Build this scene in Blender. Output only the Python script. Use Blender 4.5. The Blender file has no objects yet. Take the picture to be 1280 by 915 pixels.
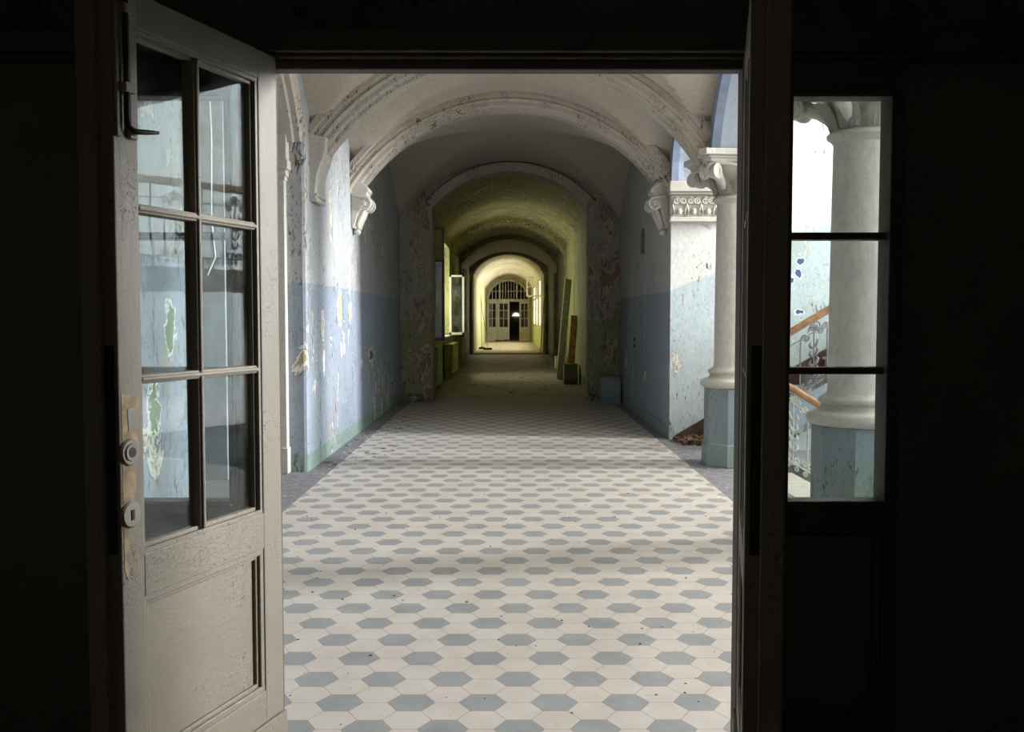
import bpy, bmesh, math, random
from mathutils import Vector, Matrix
random.seed(7)
SC = bpy.context.scene
COL = SC.collection
PI = math.pi

# ------------------------------------------------------------------ node helpers
class G:
    """tiny wrapper for math on shader sockets"""
    def __init__(s, nt): s.nt = nt
    def n(s, t, **kw):
        nd = s.nt.nodes.new(t)
        for k, v in kw.items(): setattr(nd, k, v)
        return nd
    def put(s, sock, v):
        if isinstance(v, bpy.types.NodeSocket): s.nt.links.new(v, sock)
        else: sock.default_value = v
    def m(s, op, a, b=0.0, c=None, clamp=False):
        nd = s.n('ShaderNodeMath', operation=op, use_clamp=clamp)
        s.put(nd.inputs[0], a); s.put(nd.inputs[1], b)
        if c is not None: s.put(nd.inputs[2], c)
        return nd.outputs[0]
    def add(s, a, b): return s.m('ADD', a, b)
    def sub(s, a, b): return s.m('SUBTRACT', a, b)
    def mul(s, a, b, clamp=False): return s.m('MULTIPLY', a, b, clamp=clamp)
    def mx(s, a, b): return s.m('MAXIMUM', a, b)
    def mn(s, a, b): return s.m('MINIMUM', a, b)
    def ab(s, a): return s.m('ABSOLUTE', a)
    def gt(s, a, b): return s.m('GREATER_THAN', a, b)
    def lt(s, a, b): return s.m('LESS_THAN', a, b)
    def ss(s, v, lo, hi):
        nd = s.n('ShaderNodeMapRange', interpolation_type='SMOOTHSTEP')
        s.put(nd.inputs['Value'], v); s.put(nd.inputs['From Min'], lo); s.put(nd.inputs['From Max'], hi)
        return nd.outputs['Result']
    def mix(s, f, a, b, bt='MIX'):
        nd = s.n('ShaderNodeMix', data_type='RGBA', blend_type=bt)
        s.put(nd.inputs[0], f)
        for so, v in ((nd.inputs[6], a), (nd.inputs[7], b)):
            s.put(so, v if isinstance(v, bpy.types.NodeSocket) else (v[0], v[1], v[2], 1))
        return nd.outputs[2]
    def noise(s, vec, scale, detail=4, rough=.55, dist=0.0, out='Fac'):
        nd = s.n('ShaderNodeTexNoise'); s.nt.links.new(vec, nd.inputs['Vector'])
        nd.inputs['Scale'].default_value = scale; nd.inputs['Detail'].default_value = detail
        nd.inputs['Roughness'].default_value = rough; nd.inputs['Distortion'].default_value = dist
        return nd.outputs[out]
    def voro(s, vec, scale, feature='DISTANCE_TO_EDGE'):
        nd = s.n('ShaderNodeTexVoronoi', feature=feature); s.nt.links.new(vec, nd.inputs['Vector'])
        nd.inputs['Scale'].default_value = scale
        return nd.outputs['Distance']
    def scalev(s, vec, v):
        nd = s.n('ShaderNodeMapping'); s.nt.links.new(vec, nd.inputs['Vector'])
        nd.inputs['Scale'].default_value = v
        return nd.outputs['Vector']

def new_mat(name):
    m = bpy.data.materials.new(name); m.use_nodes = True
    nt = m.node_tree; bs = nt.nodes['Principled BSDF']
    return m, G(nt), bs

def finish(g, bs, col, rough=.75, bump=None, bstr=.4, bdist=.004, metal=0.0, spec=.4):
    g.put(bs.inputs['Base Color'], col if isinstance(col, bpy.types.NodeSocket) else (*col, 1))
    g.put(bs.inputs['Roughness'], rough); bs.inputs['Metallic'].default_value = metal
    bs.inputs['Specular IOR Level'].default_value = spec
    if bump is not None:
        b = g.n('ShaderNodeBump'); b.inputs['Strength'].default_value = bstr; b.inputs['Distance'].default_value = bdist
        g.put(b.inputs['Height'], bump); g.nt.links.new(b.outputs[0], bs.inputs['Normal'])

def gpos(g):
    geo = g.n('ShaderNodeNewGeometry'); sp = g.n('ShaderNodeSeparateXYZ')
    g.nt.links.new(geo.outputs['Position'], sp.inputs[0])
    return geo.outputs['Position'], sp.outputs[0], sp.outputs[1], sp.outputs[2]

def plain(name, c, rough=.6, var=.15, scale=6, metal=0.0, bump=.2):
    m, g, bs = new_mat(name)
    P, x, y, z = gpos(g)
    n = g.noise(P, scale, 6)
    col = g.mix(g.ss(n, .3, .7), [v*(1-var) for v in c], [min(1, v*(1+var)) for v in c])
    finish(g, bs, col, rough, n, bump, .003, metal)
    return m

def paint(name, upper, lower=None, line=None, skirt=None, skirt_h=.17, under=(.75, .72, .62), under2=(.45, .38, .22),
          amount=.0, dirt=.12, dirtc=(.25, .22, .15), blobs=(), cracks=.5, rough=.7, slope=0.0, band=None, scale=1.0, stretch=.55, low=None):
    """old peeling limewash: colour zones by height, flaked patches, cracks, stains"""
    m, g, bs = new_mat(name)
    P, x, y, z = gpos(g)
    V = g.scalev(P, (1, 1, stretch))
    col = upper
    if lower is not None:
        wob = g.mul(g.sub(g.noise(P, 1.3, 2), .5), .03)
        zz = g.add(z, wob)
        if slope: zz = g.sub(zz, g.mul(g.mx(g.sub(x, 2.0), 0.0), slope))
        col = g.mix(g.ss(zz, line-.004, line+.004), lower, upper)
        if band:
            col = g.mix(g.mul(g.mul(g.gt(x, 2.7), g.ss(zz, line+band[0], line+band[0]+.02)), g.sub(1.0, g.ss(zz, line+band[0]+.07, line+band[0]+.09))), col, band[1])
    if skirt is not None:
        col = g.mix(g.ss(z, skirt_h-.004, skirt_h+.004), skirt, col)
    big = g.noise(P, .9, 3)
    med = g.noise(V, 5*scale, 8, .62)
    fine = g.noise(V, 28*scale, 6, .6)
    # stains
    st = g.mul(g.ss(g.add(g.mul(med, .5), g.mul(big, .6)), .5, .78), dirt*3, clamp=True)
    col = g.mix(st, col, dirtc, 'MIX')
    col = g.mix(g.mul(g.ss(fine, .35, .75), .16), col, [.0, .0, .0])
    # flakes: threshold of a warped noise
    fl = g.add(g.noise(V, 3.2*scale, 10, .68, .6), g.mul(g.sub(big, .5), .55))
    if low is not None:   # more damage near the floor
        fl = g.add(fl, g.mul(g.sub(1.0, g.ss(z, 0.0, low)), .12))
    t = .72 - amount
    m1 = g.ss(fl, t, t+.006)
    m2 = g.ss(fl, t+.055, t+.061)
    col = g.mix(m1, col, under); col = g.mix(m2, col, under2)
    edge = g.mul(g.ss(fl, t-.012, t), g.sub(1.0, m1))
    col = g.mix(g.mul(edge, .75), col, [.03, .03, .03])
    # small lifted chips
    V3 = g.scalev(P, (1, 1, .33))
    clus = g.ss(g.noise(g.scalev(P, (1, 1, .6)), 1.9*scale, 4, .65), .50-amount*.3, .60-amount*.3)
    ch = g.noise(V3, 11*scale, 4, .7, .8)
    cm = g.mul(g.ss(ch, .650-amount*.5, .658-amount*.5), g.mul(g.ss(big, .34, .46), clus))
    col = g.mix(cm, col, under2)
    ch2 = g.noise(g.scalev(P, (1, 1, .3)), 17*scale, 4, .7, .9)
    cm2 = g.mul(g.ss(ch2, .648-amount*.5, .656-amount*.5), clus)
    col = g.mix(g.mul(cm2, .85), col, [.05, .05, .04])
    ch3 = g.noise(g.scalev(P, (1, 1, .45)), 42*scale, 3, .6, .5)
    cm3 = g.mul(g.ss(ch3, .645-amount*.4, .66-amount*.4), g.add(.15, g.mul(clus, .85)))
    col = g.mix(g.mul(cm3, .6), col, [.10, .09, .075])
    # crack network
    nd = g.n('ShaderNodeVectorMath', operation='ADD')
    g.nt.links.new(V, nd.inputs[0]); g.nt.links.new(g.noise(P, 4, 3, out='Color'), nd.inputs[1])
    ck = g.voro(nd.outputs[0], 3.5*scale)
    ckm = g.mul(g.sub(1.0, g.ss(ck, .004, .014)), g.mul(g.ss(g.noise(P, 1.7, 3), .5, .62), cracks), clamp=True)
    col = g.mix(ckm, col, [.05, .045, .04])
    for (c, r, bc) in blobs:
        sb = g.n('ShaderNodeVectorMath', operation='SUBTRACT'); g.nt.links.new(P, sb.inputs[0]); sb.inputs[1].default_value = c
        dv = g.n('ShaderNodeVectorMath', operation='DIVIDE'); g.nt.links.new(sb.outputs[0], dv.inputs[0]); dv.inputs[1].default_value = r
        ln = g.n('ShaderNodeVectorMath', operation='LENGTH'); g.nt.links.new(dv.outputs[0], ln.inputs[0])
        d = g.add(ln.outputs['Value'], g.mul(g.sub(g.noise(P, 14, 4, .6), .5), 2.2))
        col = g.mix(g.sub(1.0, g.ss(d, .86, .98)), col, (.88, .88, .84))
        col = g.mix(g.sub(1.0, g.ss(d, .72, .76)), col, bc)
    h = g.sub(g.add(g.mul(g.sub(1.0, m1), .6), g.add(g.mul(med, .9), g.mul(fine, .25))), g.add(g.mul(cm2, .5), g.mul(ckm, .5)))
    finish(g, bs, col, rough, h, .75, .010, spec=.3)
    return m

def wood_paint(name, c, dark=(.06, .05, .04), amt=1.0, horiz=True, rough=.55):
    m, g, bs = new_mat(name)
    tc = g.n('ShaderNodeTexCoord'); P = tc.outputs['Object']
    V = g.scalev(P, (1.2, 1.2, 5) if horiz else (4, 4, 1.0))
    a = g.noise(V, 9, 8, .7, .5); b = g.noise(P, 3, 4); f = g.noise(P, 60, 3)
    nd = g.n('ShaderNodeVectorMath', operation='ADD')
    g.nt.links.new(V, nd.inputs[0]); g.nt.links.new(g.noise(P, 9, 3, out='Color'), nd.inputs[1])
    ck = g.voro(nd.outputs[0], 9)
    ckm = g.mul(g.sub(1.0, g.ss(ck, .008, .03)), g.ss(b, .45, .62))
    col = g.mix(g.ss(b, .3, .7), [v*.88 for v in c], [v*1.06 for v in c])
    col = g.mix(g.mul(ckm, .62*amt, clamp=True), col, [v*.35 for v in c])
    chip = g.ss(a, .69, .70)
    col = g.mix(g.mul(chip, .9*amt, clamp=True), col, dark)
    col = g.mix(g.mul(g.ss(f, .6, .75), .2), col, [v*.5 for v in c])
    h = g.sub(g.add(a, g.mul(f, .2)), g.add(g.mul(chip, .8), g.mul(ckm, .5)))
    finish(g, bs, col, rough, h, .45, .004)
    return m

def tile_mat():
    m, g, bs = new_mat('hexagon_floor_tiles')
    P, x, y, z = gpos(g)
    s = .093; a = 1.5*s; b = math.sqrt(3)*s
    X = g.add(x, .102); Y = g.sub(y, 3.644)
    def hexd(ox, oy, cx, cy):
        px = g.sub(g.m('FLOORED_MODULO', g.add(X, cx/2-ox), cx), cx/2)
        py = g.sub(g.m('FLOORED_MODULO', g.add(Y, cy/2-oy), cy), cy/2)
        ax, ay = g.ab(px), g.ab(py)
        return g.mx(ay, g.add(g.mul(ax, .8660254), g.mul(ay, .5)))
    dk = g.mn(hexd(0, 0, 2*a, 3*b), hexd(a, 1.5*b, 2*a, 3*b))
    full = g.mn(hexd(0, 0, 2*a, b), hexd(a, b/2, 2*a, b))
    dark = g.sub(1.0, g.ss(dk, b/2-.0015, b/2-.0005))
    grout = g.ss(full, b/2-.0016, b/2-.0008)
    n1 = g.noise(P, 3.5, 6, .6); n2 = g.noise(P, 26, 6, .65); n3 = g.noise(P, .7, 3)
    cream = g.mix(g.ss(n1, .3, .7), (.62, .57, .50), (.70, .655, .59))
    blue = g.mix(g.ss(n1, .3, .7), (.30, .315, .315), (.38, .39, .385))
    col = g.mix(dark, cream, blue)
    col = g.mix(g.mul(g.ss(n2, .5, .8), .35), col, (.62, .58, .52))
    col = g.mix(g.mul(g.sub(1.0, g.ss(n2, .28, .42)), .35), col, (.22, .19, .16))
    col = g.mix(g.mul(grout, .75), col, (.16, .13, .10))
    # dust and litter down the corridor, begun early to darken the shaded floor
    far = g.ss(y, 11.5, 22.0)
    dust = g.mul(far, g.ss(g.add(n1, g.mul(n3, .4)), .35, .75), clamp=True)
    col = g.mix(dust, col, (.29, .245, .17))
    v = g.voro(P, 7, 'F1'); sp = g.mul(g.sub(1.0, g.ss(v, .03, .05)), g.ss(g.noise(P, 1.1, 2), .52, .6))
    col = g.mix(g.mul(sp, .8), col, (.10, .085, .07))
    finish(g, bs, col, g.add(.42, g.mul(n2, .25)), g.sub(g.mul(n2, .3), g.mul(grout, .8)), .25, .002, spec=.45)
    return m

def slate_mat(name, c1, c2, brick=True):
    m, g, bs = new_mat(name)
    P, x, y, z = gpos(g)
    n = g.noise(P, 12, 8, .7); n1 = g.noise(P, 2, 4)
    col = g.mix(g.ss(n, .35, .7), c1, c2)
    gx = g.ab(g.sub(g.m('FLOORED_MODULO', y, .33), .165))
    gr = g.ss(gx, .162, .164)
    if brick: col = g.mix(g.mul(gr, .6), col, (.08, .07, .07))
    v = g.voro(P, 16, 'F1'); sp = g.mul(g.sub(1.0, g.ss(v, .10, .14)), g.ss(g.noise(P, 3.1, 3), .50, .62))
    col = g.mix(g.mul(sp, .8), col, (.62, .60, .56))
    finish(g, bs, col, .8, n, .4, .004, spec=.3)
    return m

def glass_mat(name, tint=(.93, .96, .95), dirt=.035):
    m, g, bs = new_mat(name)
    nt = m.node_tree; nt.nodes.remove(bs)
    out = nt.nodes['Material Output']
    P, x, y, z = gpos(g)
    tr = g.n('ShaderNodeBsdfTransparent'); tr.inputs[0].default_value = (*tint, 1)
    gl = g.n('ShaderNodeBsdfGlossy'); gl.inputs['Roughness'].default_value = .01
    geo = g.n('ShaderNodeNewGeometry'); dt = g.n('ShaderNodeVectorMath', operation='DOT_PRODUCT')
    nt.links.new(geo.outputs['Incoming'], dt.inputs[0]); nt.links.new(geo.outputs['Normal'], dt.inputs[1])
    fres = g.add(.045, g.mul(g.m('POWER', g.sub(1.0, g.ab(dt.outputs['Value'])), 4.6), .95))
    bp = g.n('ShaderNodeBump'); bp.inputs['Strength'].default_value = .12; bp.inputs['Distance'].default_value = .003
    g.put(bp.inputs['Height'], g.noise(P, 4.5, 2)); nt.links.new(bp.outputs[0], gl.inputs['Normal'])
    mx = g.n('ShaderNodeMixShader'); nt.links.new(fres, mx.inputs[0]); nt.links.new(tr.outputs[0], mx.inputs[1]); nt.links.new(gl.outputs[0], mx.inputs[2])
    df = g.n('ShaderNodeBsdfDiffuse'); df.inputs[0].default_value = (.6, .58, .52, 1)
    m2 = g.n('ShaderNodeMixShader'); g.put(m2.inputs[0], g.mul(g.ss(g.noise(P, 3, 8, .7), .35, .8), dirt*2)); nt.links.new(mx.outputs[0], m2.inputs[1]); nt.links.new(df.outputs[0], m2.inputs[2])
    nt.links.new(m2.outputs[0], out.inputs[0])
    return m

GREEN_PATCH = (.13, .22, .09); OCHRE = (.55, .45, .25); NAVY = (.06, .11, .25)
M = {}
M['tile'] = tile_mat()
M['slate'] = slate_mat('grey_slate_border', (.20, .20, .22), (.33, .33, .35))
M['stone'] = slate_mat('pale_stone_landing', (.55, .52, .47), (.68, .65, .6), False)
M['dusty'] = plain('dusty_floor', (.42, .36, .26), .85, .35, 5)
def onleft(yy, zz, ry, rz, c): return ((-1.95, yy, zz), (.4, ry, rz), c)
M['wall_left'] = paint('blue_and_white_peeling_wall', (.48, .49, .50), (.34, .395, .47), 1.84, (.26, .36, .32), .17,
    amount=.10, under=(.74, .72, .66), under2=(.40, .33, .2), dirt=.06, dirtc=(.30, .31, .28),
    blobs=[onleft(5.49, 1.43, .09, .20, GREEN_PATCH), onleft(5.22, 1.0, .10, .18, GREEN_PATCH),
           onleft(11.0, 1.61, .15, .22, OCHRE), onleft(10.0, 1.43, .07, .20, OCHRE), onleft(11.7, 1.58, .09, .13, OCHRE),
           onleft(10.05, 1.03, .06, .13, (.8, .8, .78)), onleft(11.1, 1.12, .05, .10, (.8, .8, .76)), onleft(13.5, .98, .30, .10, (.10, .09, .07)), onleft(15.9, .35, .2, .14, (.3, .24, .14))])
M['wall_right'] = paint('blue_grey_wall_right', (.47, .475, .46), (.29, .33, .37), 1.83, (.25, .285, .29), .17,  # darker than the same paint on the flank: corridor shade in the colour
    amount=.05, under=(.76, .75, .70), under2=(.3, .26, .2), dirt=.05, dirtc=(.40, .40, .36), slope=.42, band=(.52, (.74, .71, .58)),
    blobs=[((3.57, 11.7, 2.18), (.05, .3, .06), NAVY), ((3.55, 11.7, 2.04), (.045, .3, .09), NAVY), ((3.44, 11.7, 1.97), (.07, .3, .07), NAVY),
           ((3.32, 11.7, 1.92), (.05, .3, .06), NAVY), ((3.56, 11.7, 1.57), (.06, .3, .04), NAVY)])
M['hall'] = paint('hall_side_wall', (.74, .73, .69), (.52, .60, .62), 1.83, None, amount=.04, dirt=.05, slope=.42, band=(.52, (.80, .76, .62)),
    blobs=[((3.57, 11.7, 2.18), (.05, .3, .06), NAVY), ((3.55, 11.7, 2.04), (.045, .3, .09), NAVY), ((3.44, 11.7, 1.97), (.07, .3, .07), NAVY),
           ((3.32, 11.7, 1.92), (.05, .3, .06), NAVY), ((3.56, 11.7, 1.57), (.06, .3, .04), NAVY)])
M['vault'] = paint('cream_limewash_vault', (.56, .495, .41), amount=-.06, dirt=.04, dirtc=(.45, .40, .32), cracks=.25)
M['rib'] = paint('flaking_cream_plaster', (.57, .51, .43), amount=.11, scale=2.3, under=(.55, .5, .42), under2=(.2, .15, .1), dirt=.15, dirtc=(.36, .28, .2), stretch=1)
M['stucco'] = paint('cream_stone', (.64, .61, .54), amount=-.03, scale=2.0, under=(.7, .68, .6), under2=(.25, .2, .15), dirt=.06, dirtc=(.4, .34, .27), stretch=1)
M['shaft'] = paint('grey_cream_column_paint', (.68, .635, .58), amount=-.12, dirt=.03, cracks=.15, dirtc=(.4, .38, .33))
M['pedestal'] = paint('blue_green_pedestal_paint', (.27, .32, .35), amount=.07, under=(.27, .33, .26), under2=(.1, .13, .12), dirt=.26, dirtc=(.26, .34, .24), scale=2.0, cracks=.9)
M['plinthpaint'] = paint('sea_green_plinth_paint', (.27, .35, .33), amount=.04, under=(.34, .36, .3), under2=(.14, .14, .1), dirt=.1, dirtc=(.2, .22, .18), scale=1.6)
M['soffit'] = paint('pale_blue_arch_paint', (.50, .555, .63), amount=-.08, dirt=.02, cracks=.2)
M['soffit_dark'] = plain('deep_blue_arch_line', (.24, .285, .38), .8, .15)
M['end'] = paint('grey_olive_peeling_wall', (.42, .395, .32), (.31, .305, .17), 1.45, (.12, .15, .13), .14, amount=.14, under=(.50, .44, .33), under2=(.24, .17, .12), dirt=.2, dirtc=(.2, .17, .1), scale=1.3, low=1.4)
M['olive'] = paint('olive_green_peeling_wall', (.38, .37, .16), (.30, .32, .12), 1.5, (.10, .12, .07), .25, amount=.11, under=(.50, .46, .26), under2=(.14, .12, .07), dirt=.25, dirtc=(.16, .14, .06), scale=1.2)
M['olive_vault'] = paint('mottled_olive_vault', (.42, .39, .17), amount=.19, under=(.17, .135, .07), under2=(.50, .46, .26), dirt=.35, dirtc=(.12, .09, .04), scale=3.2, stretch=1)
M['yellow'] = paint('yellow_lime_wall', (.66, .62, .34), (.52, .55, .26), 1.25, None, amount=.04, under=(.7, .66, .5), under2=(.3, .26, .14), dirt=.12, dirtc=(.3, .28, .14))
M['yellow_vault'] = paint('cream_yellow_flaking_vault', (.70, .67, .52), amount=.12, under=(.40, .33, .2), under2=(.75, .72, .6), dirt=.15, dirtc=(.35, .28, .14), scale=1.5, stretch=1)
M['door'] = wood_paint('cracked_cream_door_paint', (.235, .205, .155), amt=1.5)
M['door_v'] = wood_paint('cracked_cream_stile_paint', (.245, .213, .163), amt=1.5, horiz=False)
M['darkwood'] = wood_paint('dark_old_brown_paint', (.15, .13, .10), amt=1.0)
M['rail'] = wood_paint('dark_olive_rail_paint', (.085, .072, .05), amt=1.0)
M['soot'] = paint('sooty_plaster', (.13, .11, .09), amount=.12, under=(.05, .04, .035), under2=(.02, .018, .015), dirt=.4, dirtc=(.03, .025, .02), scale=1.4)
M['black'] = plain('black_iron', (.012, .011, .010), .6, .2, 5)
M['iron'] = plain('grey_painted_iron', (.22, .22, .225), .55, .25, 25)
M['iron_white'] = plain('cream_painted_iron', (.60, .585, .53), .5, .2, 25)
M['handrail'] = plain('varnished_brown_handrail', (.30, .15, .06), .35, .3, 12)
M['porcelain'] = plain('grey_bakelite', (.29, .265, .21), .45, .2, 8)
M['bolt'] = wood_paint('painted_steel_bolt', (.30, .265, .22), dark=(.14, .07, .04), amt=1.6)
M['cremone'] = plain('flaked_paint_ochre', (.36, .27, .15), .7, .3, 30)
M['glass'] = glass_mat('old_window_glass')
M['glass_dark'] = glass_mat('dusty_corridor_glass', (.8, .82, .78), .08)
M['whiteframe'] = wood_paint('white_window_paint', (.66, .63, .54), amt=.6)
M['greyframe'] = wood_paint('mauve_grey_frame_paint', (.25, .21, .20), amt=.8, horiz=False)
M['green_metal'] = plain('green_radiator_enamel', (.30, .34, .10), .5, .25, 10)
M['olive_box'] = paint('olive_plinth_paint', (.20, .185, .09), (.05, .05, .045), .12, None, amount=.0, dirt=.2)
M['green_box'] = paint('green_plinth_paint', (.42, .50, .22), (.06, .10, .07), .14, None, amount=.0, dirt=.1)
M['blue_box'] = paint('grey_blue_plinth_paint', (.33, .36, .38), (.25, .33, .34), .14, None, amount=.0, dirt=.1)
M['stairstone'] = plain('grey_stair_stone', (.40, .39, .38), .8, .25, 8)
M['stringer'] = paint('blue_stringer_paint', (.36, .43, .52), amount=.0, under=(.55, .5, .4), under2=(.4, .33, .2), dirt=.12, scale=2)
M['maroon'] = plain('dark_maroon_skirting', (.075, .035, .03), .55, .35, 15)
M['rubble'] = plain('brown_rubble', (.17, .10, .06), .95, .5, 20)
M['flake'] = plain('pale_paint_flake', (.62, .61, .58), .9, .3, 30)
M['wood_raw'] = plain('orange_raw_timber', (.50, .26, .10), .7, .3, 8)
M['wood_green'] = plain('grey_green_painted_board', (.34, .36, .27), .7, .25, 8)
M['wood_pale'] = plain('pale_grey_board', (.45, .43, .36), .7, .25, 8)
M['bristle'] = plain('black_bristle', (.02, .018, .015), .95, .3, 40)
M['pole'] = plain('brown_broom_handle', (.22, .15, .07), .6, .3, 20)
M['red_brick'] = plain('red_brick', (.30, .09, .04), .9, .3, 20)
M['cable'] = plain('white_cable', (.62, .61, .57), .5, .1, 20)
M['room'] = plain('dark_room_plaster', (.32, .29, .24), .9, .3, 2)
M['glow'] = bpy.data.materials.new('daylit_far_window'); M['glow'].use_nodes = True
_b = M['glow'].node_tree.nodes['Principled BSDF']; _b.inputs['Emission Color'].default_value = (1, .97, .85, 1); _b.inputs['Emission Strength'].default_value = 1.1

# ------------------------------------------------------------------ mesh helpers
def NB(): return bmesh.new()
BOXN = [0]
def box(bm, x0, x1, y0, y1, z0, z1):
    BOXN[0] += 1; e_ = (BOXN[0] % 7)*.00012     # hair's breadth so that joined bars never share a face
    x0, x1, y0, y1, z0, z1 = x0-e_, x1+e_, y0-e_, y1+e_, z0, z1
    vs = [bm.verts.new((x, y, z)) for x in (x0, x1) for y in (y0, y1) for z in (z0, z1)]
    fs = []
    for f in ((0, 1, 3, 2), (4, 6, 7, 5), (0, 4, 5, 1), (2, 3, 7, 6), (0, 2, 6, 4), (1, 5, 7, 3)):
        fs.append(bm.faces.new([vs[i] for i in f]))
    return vs
def obox(bm, c, half, mat3):
    """oriented box: centre, half sizes, 3 axis vectors"""
    vs = []
    for sx in (-1, 1):
        for sy in (-1, 1):
            for sz in (-1, 1):
                vs.append(bm.verts.new(Vector(c) + mat3[0]*sx*half[0] + mat3[1]*sy*half[1] + mat3[2]*sz*half[2]))
    for f in ((0, 1, 3, 2), (4, 6, 7, 5), (0, 4, 5, 1), (2, 3, 7, 6), (0, 2, 6, 4), (1, 5, 7, 3)):
        bm.faces.new([vs[i] for i in f])
def prism(bm, pts, plane, a0, a1):
    def P(p, a):
        if plane == 'XZ': return (p[0], a, p[1])
        if plane == 'YZ': return (a, p[0], p[1])
        return (p[0], p[1], a)
    A = [bm.verts.new(P(p, a0)) for p in pts]; B = [bm.verts.new(P(p, a1)) for p in pts]
    bm.faces.new(A); bm.faces.new(B[::-1])
    side = []
    for i in range(len(pts)):
        j = (i+1) % len(pts)
        side.append(bm.faces.new((A[i], B[i], B[j], A[j])))
    return side
def tube(bm, pts, r, n=8, cap=True):
    pts = [Vector(p) for p in pts]
    rs = r if isinstance(r, (list, tuple)) else [r]*len(pts)
    rings = []; prev = None
    for i, p in enumerate(pts):
        t = (pts[min(i+1, len(pts)-1)] - pts[max(i-1, 0)]).normalized()
        if prev is None:
            u = t.orthogonal().normalized()
        else:
            u = (prev - t*prev.dot(t))
            u = u.normalized() if u.length > 1e-6 else t.orthogonal().normalized()
        prev = u; w = t.cross(u)
        rings.append([bm.verts.new(p + (u*math.cos(2*PI*k/n) + w*math.sin(2*PI*k/n))*rs[i]) for k in range(n)])
    for a, b in zip(rings, rings[1:]):
        for k in range(n):
            bm.faces.new((a[k], a[(k+1) % n], b[(k+1) % n], b[k]))
    if cap: bm.faces.new(rings[0][::-1]); bm.faces.new(rings[-1])
def lathe(bm, prof, c, n=32, sides=None, rot=0.0):
    """prof: (r,z) list around vertical axis at c"""
    rings = []
    for r, z in prof:
        rings.append([bm.verts.new((c[0]+r*math.cos(rot+2*PI*k/n), c[1]+r*math.sin(rot+2*PI*k/n), c[2]+z)) for k in range(n)])
    for a, b in zip(rings, rings[1:]):
        for k in range(n): bm.faces.new((a[k], a[(k+1) % n], b[(k+1) % n], b[k]))
    bm.faces.new(rings[0][::-1]); bm.faces.new(rings[-1])
def ball(bm, c, r, sc=(1, 1, 1), u=12, v=8):
    mt = Matrix.Translation(c) @ Matrix.Diagonal((r*sc[0], r*sc[1], r*sc[2], 1))
    bmesh.ops.create_uvsphere(bm, u_segments=u, v_segments=v, radius=1, matrix=mt)
def arc(hw, z0, rise, c=0.0, n=32):
    """points from -hw to +hw of a segmental arch"""
    R = (hw*hw + rise*rise)/(2*rise); al = math.asin(min(1, hw/R))
    if rise > hw: al = PI - al
    zc = z0 + rise - R
    return [(c + R*math.sin(-al + 2*al*i/n), zc + R*math.cos(-al + 2*al*i/n)) for i in range(n+1)]
def sweep_arch(bm, hw, z0, rise, c, pos, prof, axis='Y', n=40, stilt=0.0):
    """profile (dr, d) swept along a segmental arch; axis Y: arch spans X and stands at Y=pos"""
    R = (hw*hw + rise*rise)/(2*rise); al = math.asin(min(1, hw/R)); zc = z0 + rise - R
    rings = []
    ths = [-al + 2*al*i/n for i in range(n+1)]
    st = []
    if stilt: st.append(('L', -stilt))
    seq = ([('s', -al, -stilt)] if stilt else []) + [('a', t, 0) for t in ths] + ([('s', al, -stilt)] if stilt else [])
    for kind, t, dz in seq:
        ring = []
        for dr, d in prof:
            u = c + (R+dr)*math.sin(t); z = zc + (R+dr)*math.cos(t) + dz
            ring.append(bm.verts.new((u, pos+d, z) if axis == 'Y' else (pos+d, u, z)))
        rings.append(ring)
    k = len(prof)
    for a, b in zip(rings, rings[1:]):
        for i in range(k):
            j = (i+1) % k
            bm.faces.new((a[i], a[j], b[j], b[i]))
    bm.faces.new(rings[0][::-1]); bm.faces.new(rings[-1])

def obj(name, bm, mat, parent=None, smooth=None, bevel=0.0, label=None):
    bmesh.ops.recalc_face_normals(bm, faces=bm.faces[:])
    me = bpy.data.meshes.new(name); bm.to_mesh(me); bm.free()
    mats = mat if isinstance(mat, (list, tuple)) else [mat]
    for m in mats: me.materials.append(m)
    if smooth is not None:
        me.polygons.foreach_set('use_smooth', [True]*len(me.polygons))
        me.set_sharp_from_angle(angle=math.radians(smooth))
    o = bpy.data.objects.new(name, me); COL.objects.link(o)
    if parent is not None: o.parent = parent
    if bevel:
        b = o.modifiers.new('b', 'BEVEL'); b.width = bevel; b.segments = 2; b.limit_method = 'ANGLE'; b.angle_limit = math.radians(50)
    if label: o['label'] = label
    return o
def tag(o, label, cat, group=None, kind=None):
    o['label'] = label; o['category'] = cat
    if group: o['group'] = group
    if kind: o['kind'] = kind
    return o
def thing(name, label, cat, loc=(0, 0, 0), rotz=0.0, group=None, kind=None):
    o = bpy.data.objects.new(name, None); COL.objects.link(o)
    o.location = loc; o.rotation_euler = (0, 0, rotz); o.empty_display_size = .1
    return tag(o, label, cat, group, kind)
def struct(name, bm, mat, label=None, parent=None, **kw):
    o = obj(name, bm, mat, parent, **kw)
    if parent is None:
        o['kind'] = 'structure'; o['label'] = label or name.replace('_', ' '); o['category'] = name.split('_')[0]
    return o
def dup(root, loc, rotz=None, label=None, group=None):
    r = root.copy(); COL.objects.link(r); r.location = loc
    if rotz is not None: r.rotation_euler = (0, 0, rotz)
    if label: r['label'] = label
    if group: r['group'] = group
    for ch in list(root.children):
        c = ch.copy(); COL.objects.link(c); c.parent = r
        for gg in ch.children:
            d = gg.copy(); COL.objects.link(d); d.parent = c
    return r

W = 1.95          # half width of the hall
ZI = 3.13         # impost height
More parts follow.
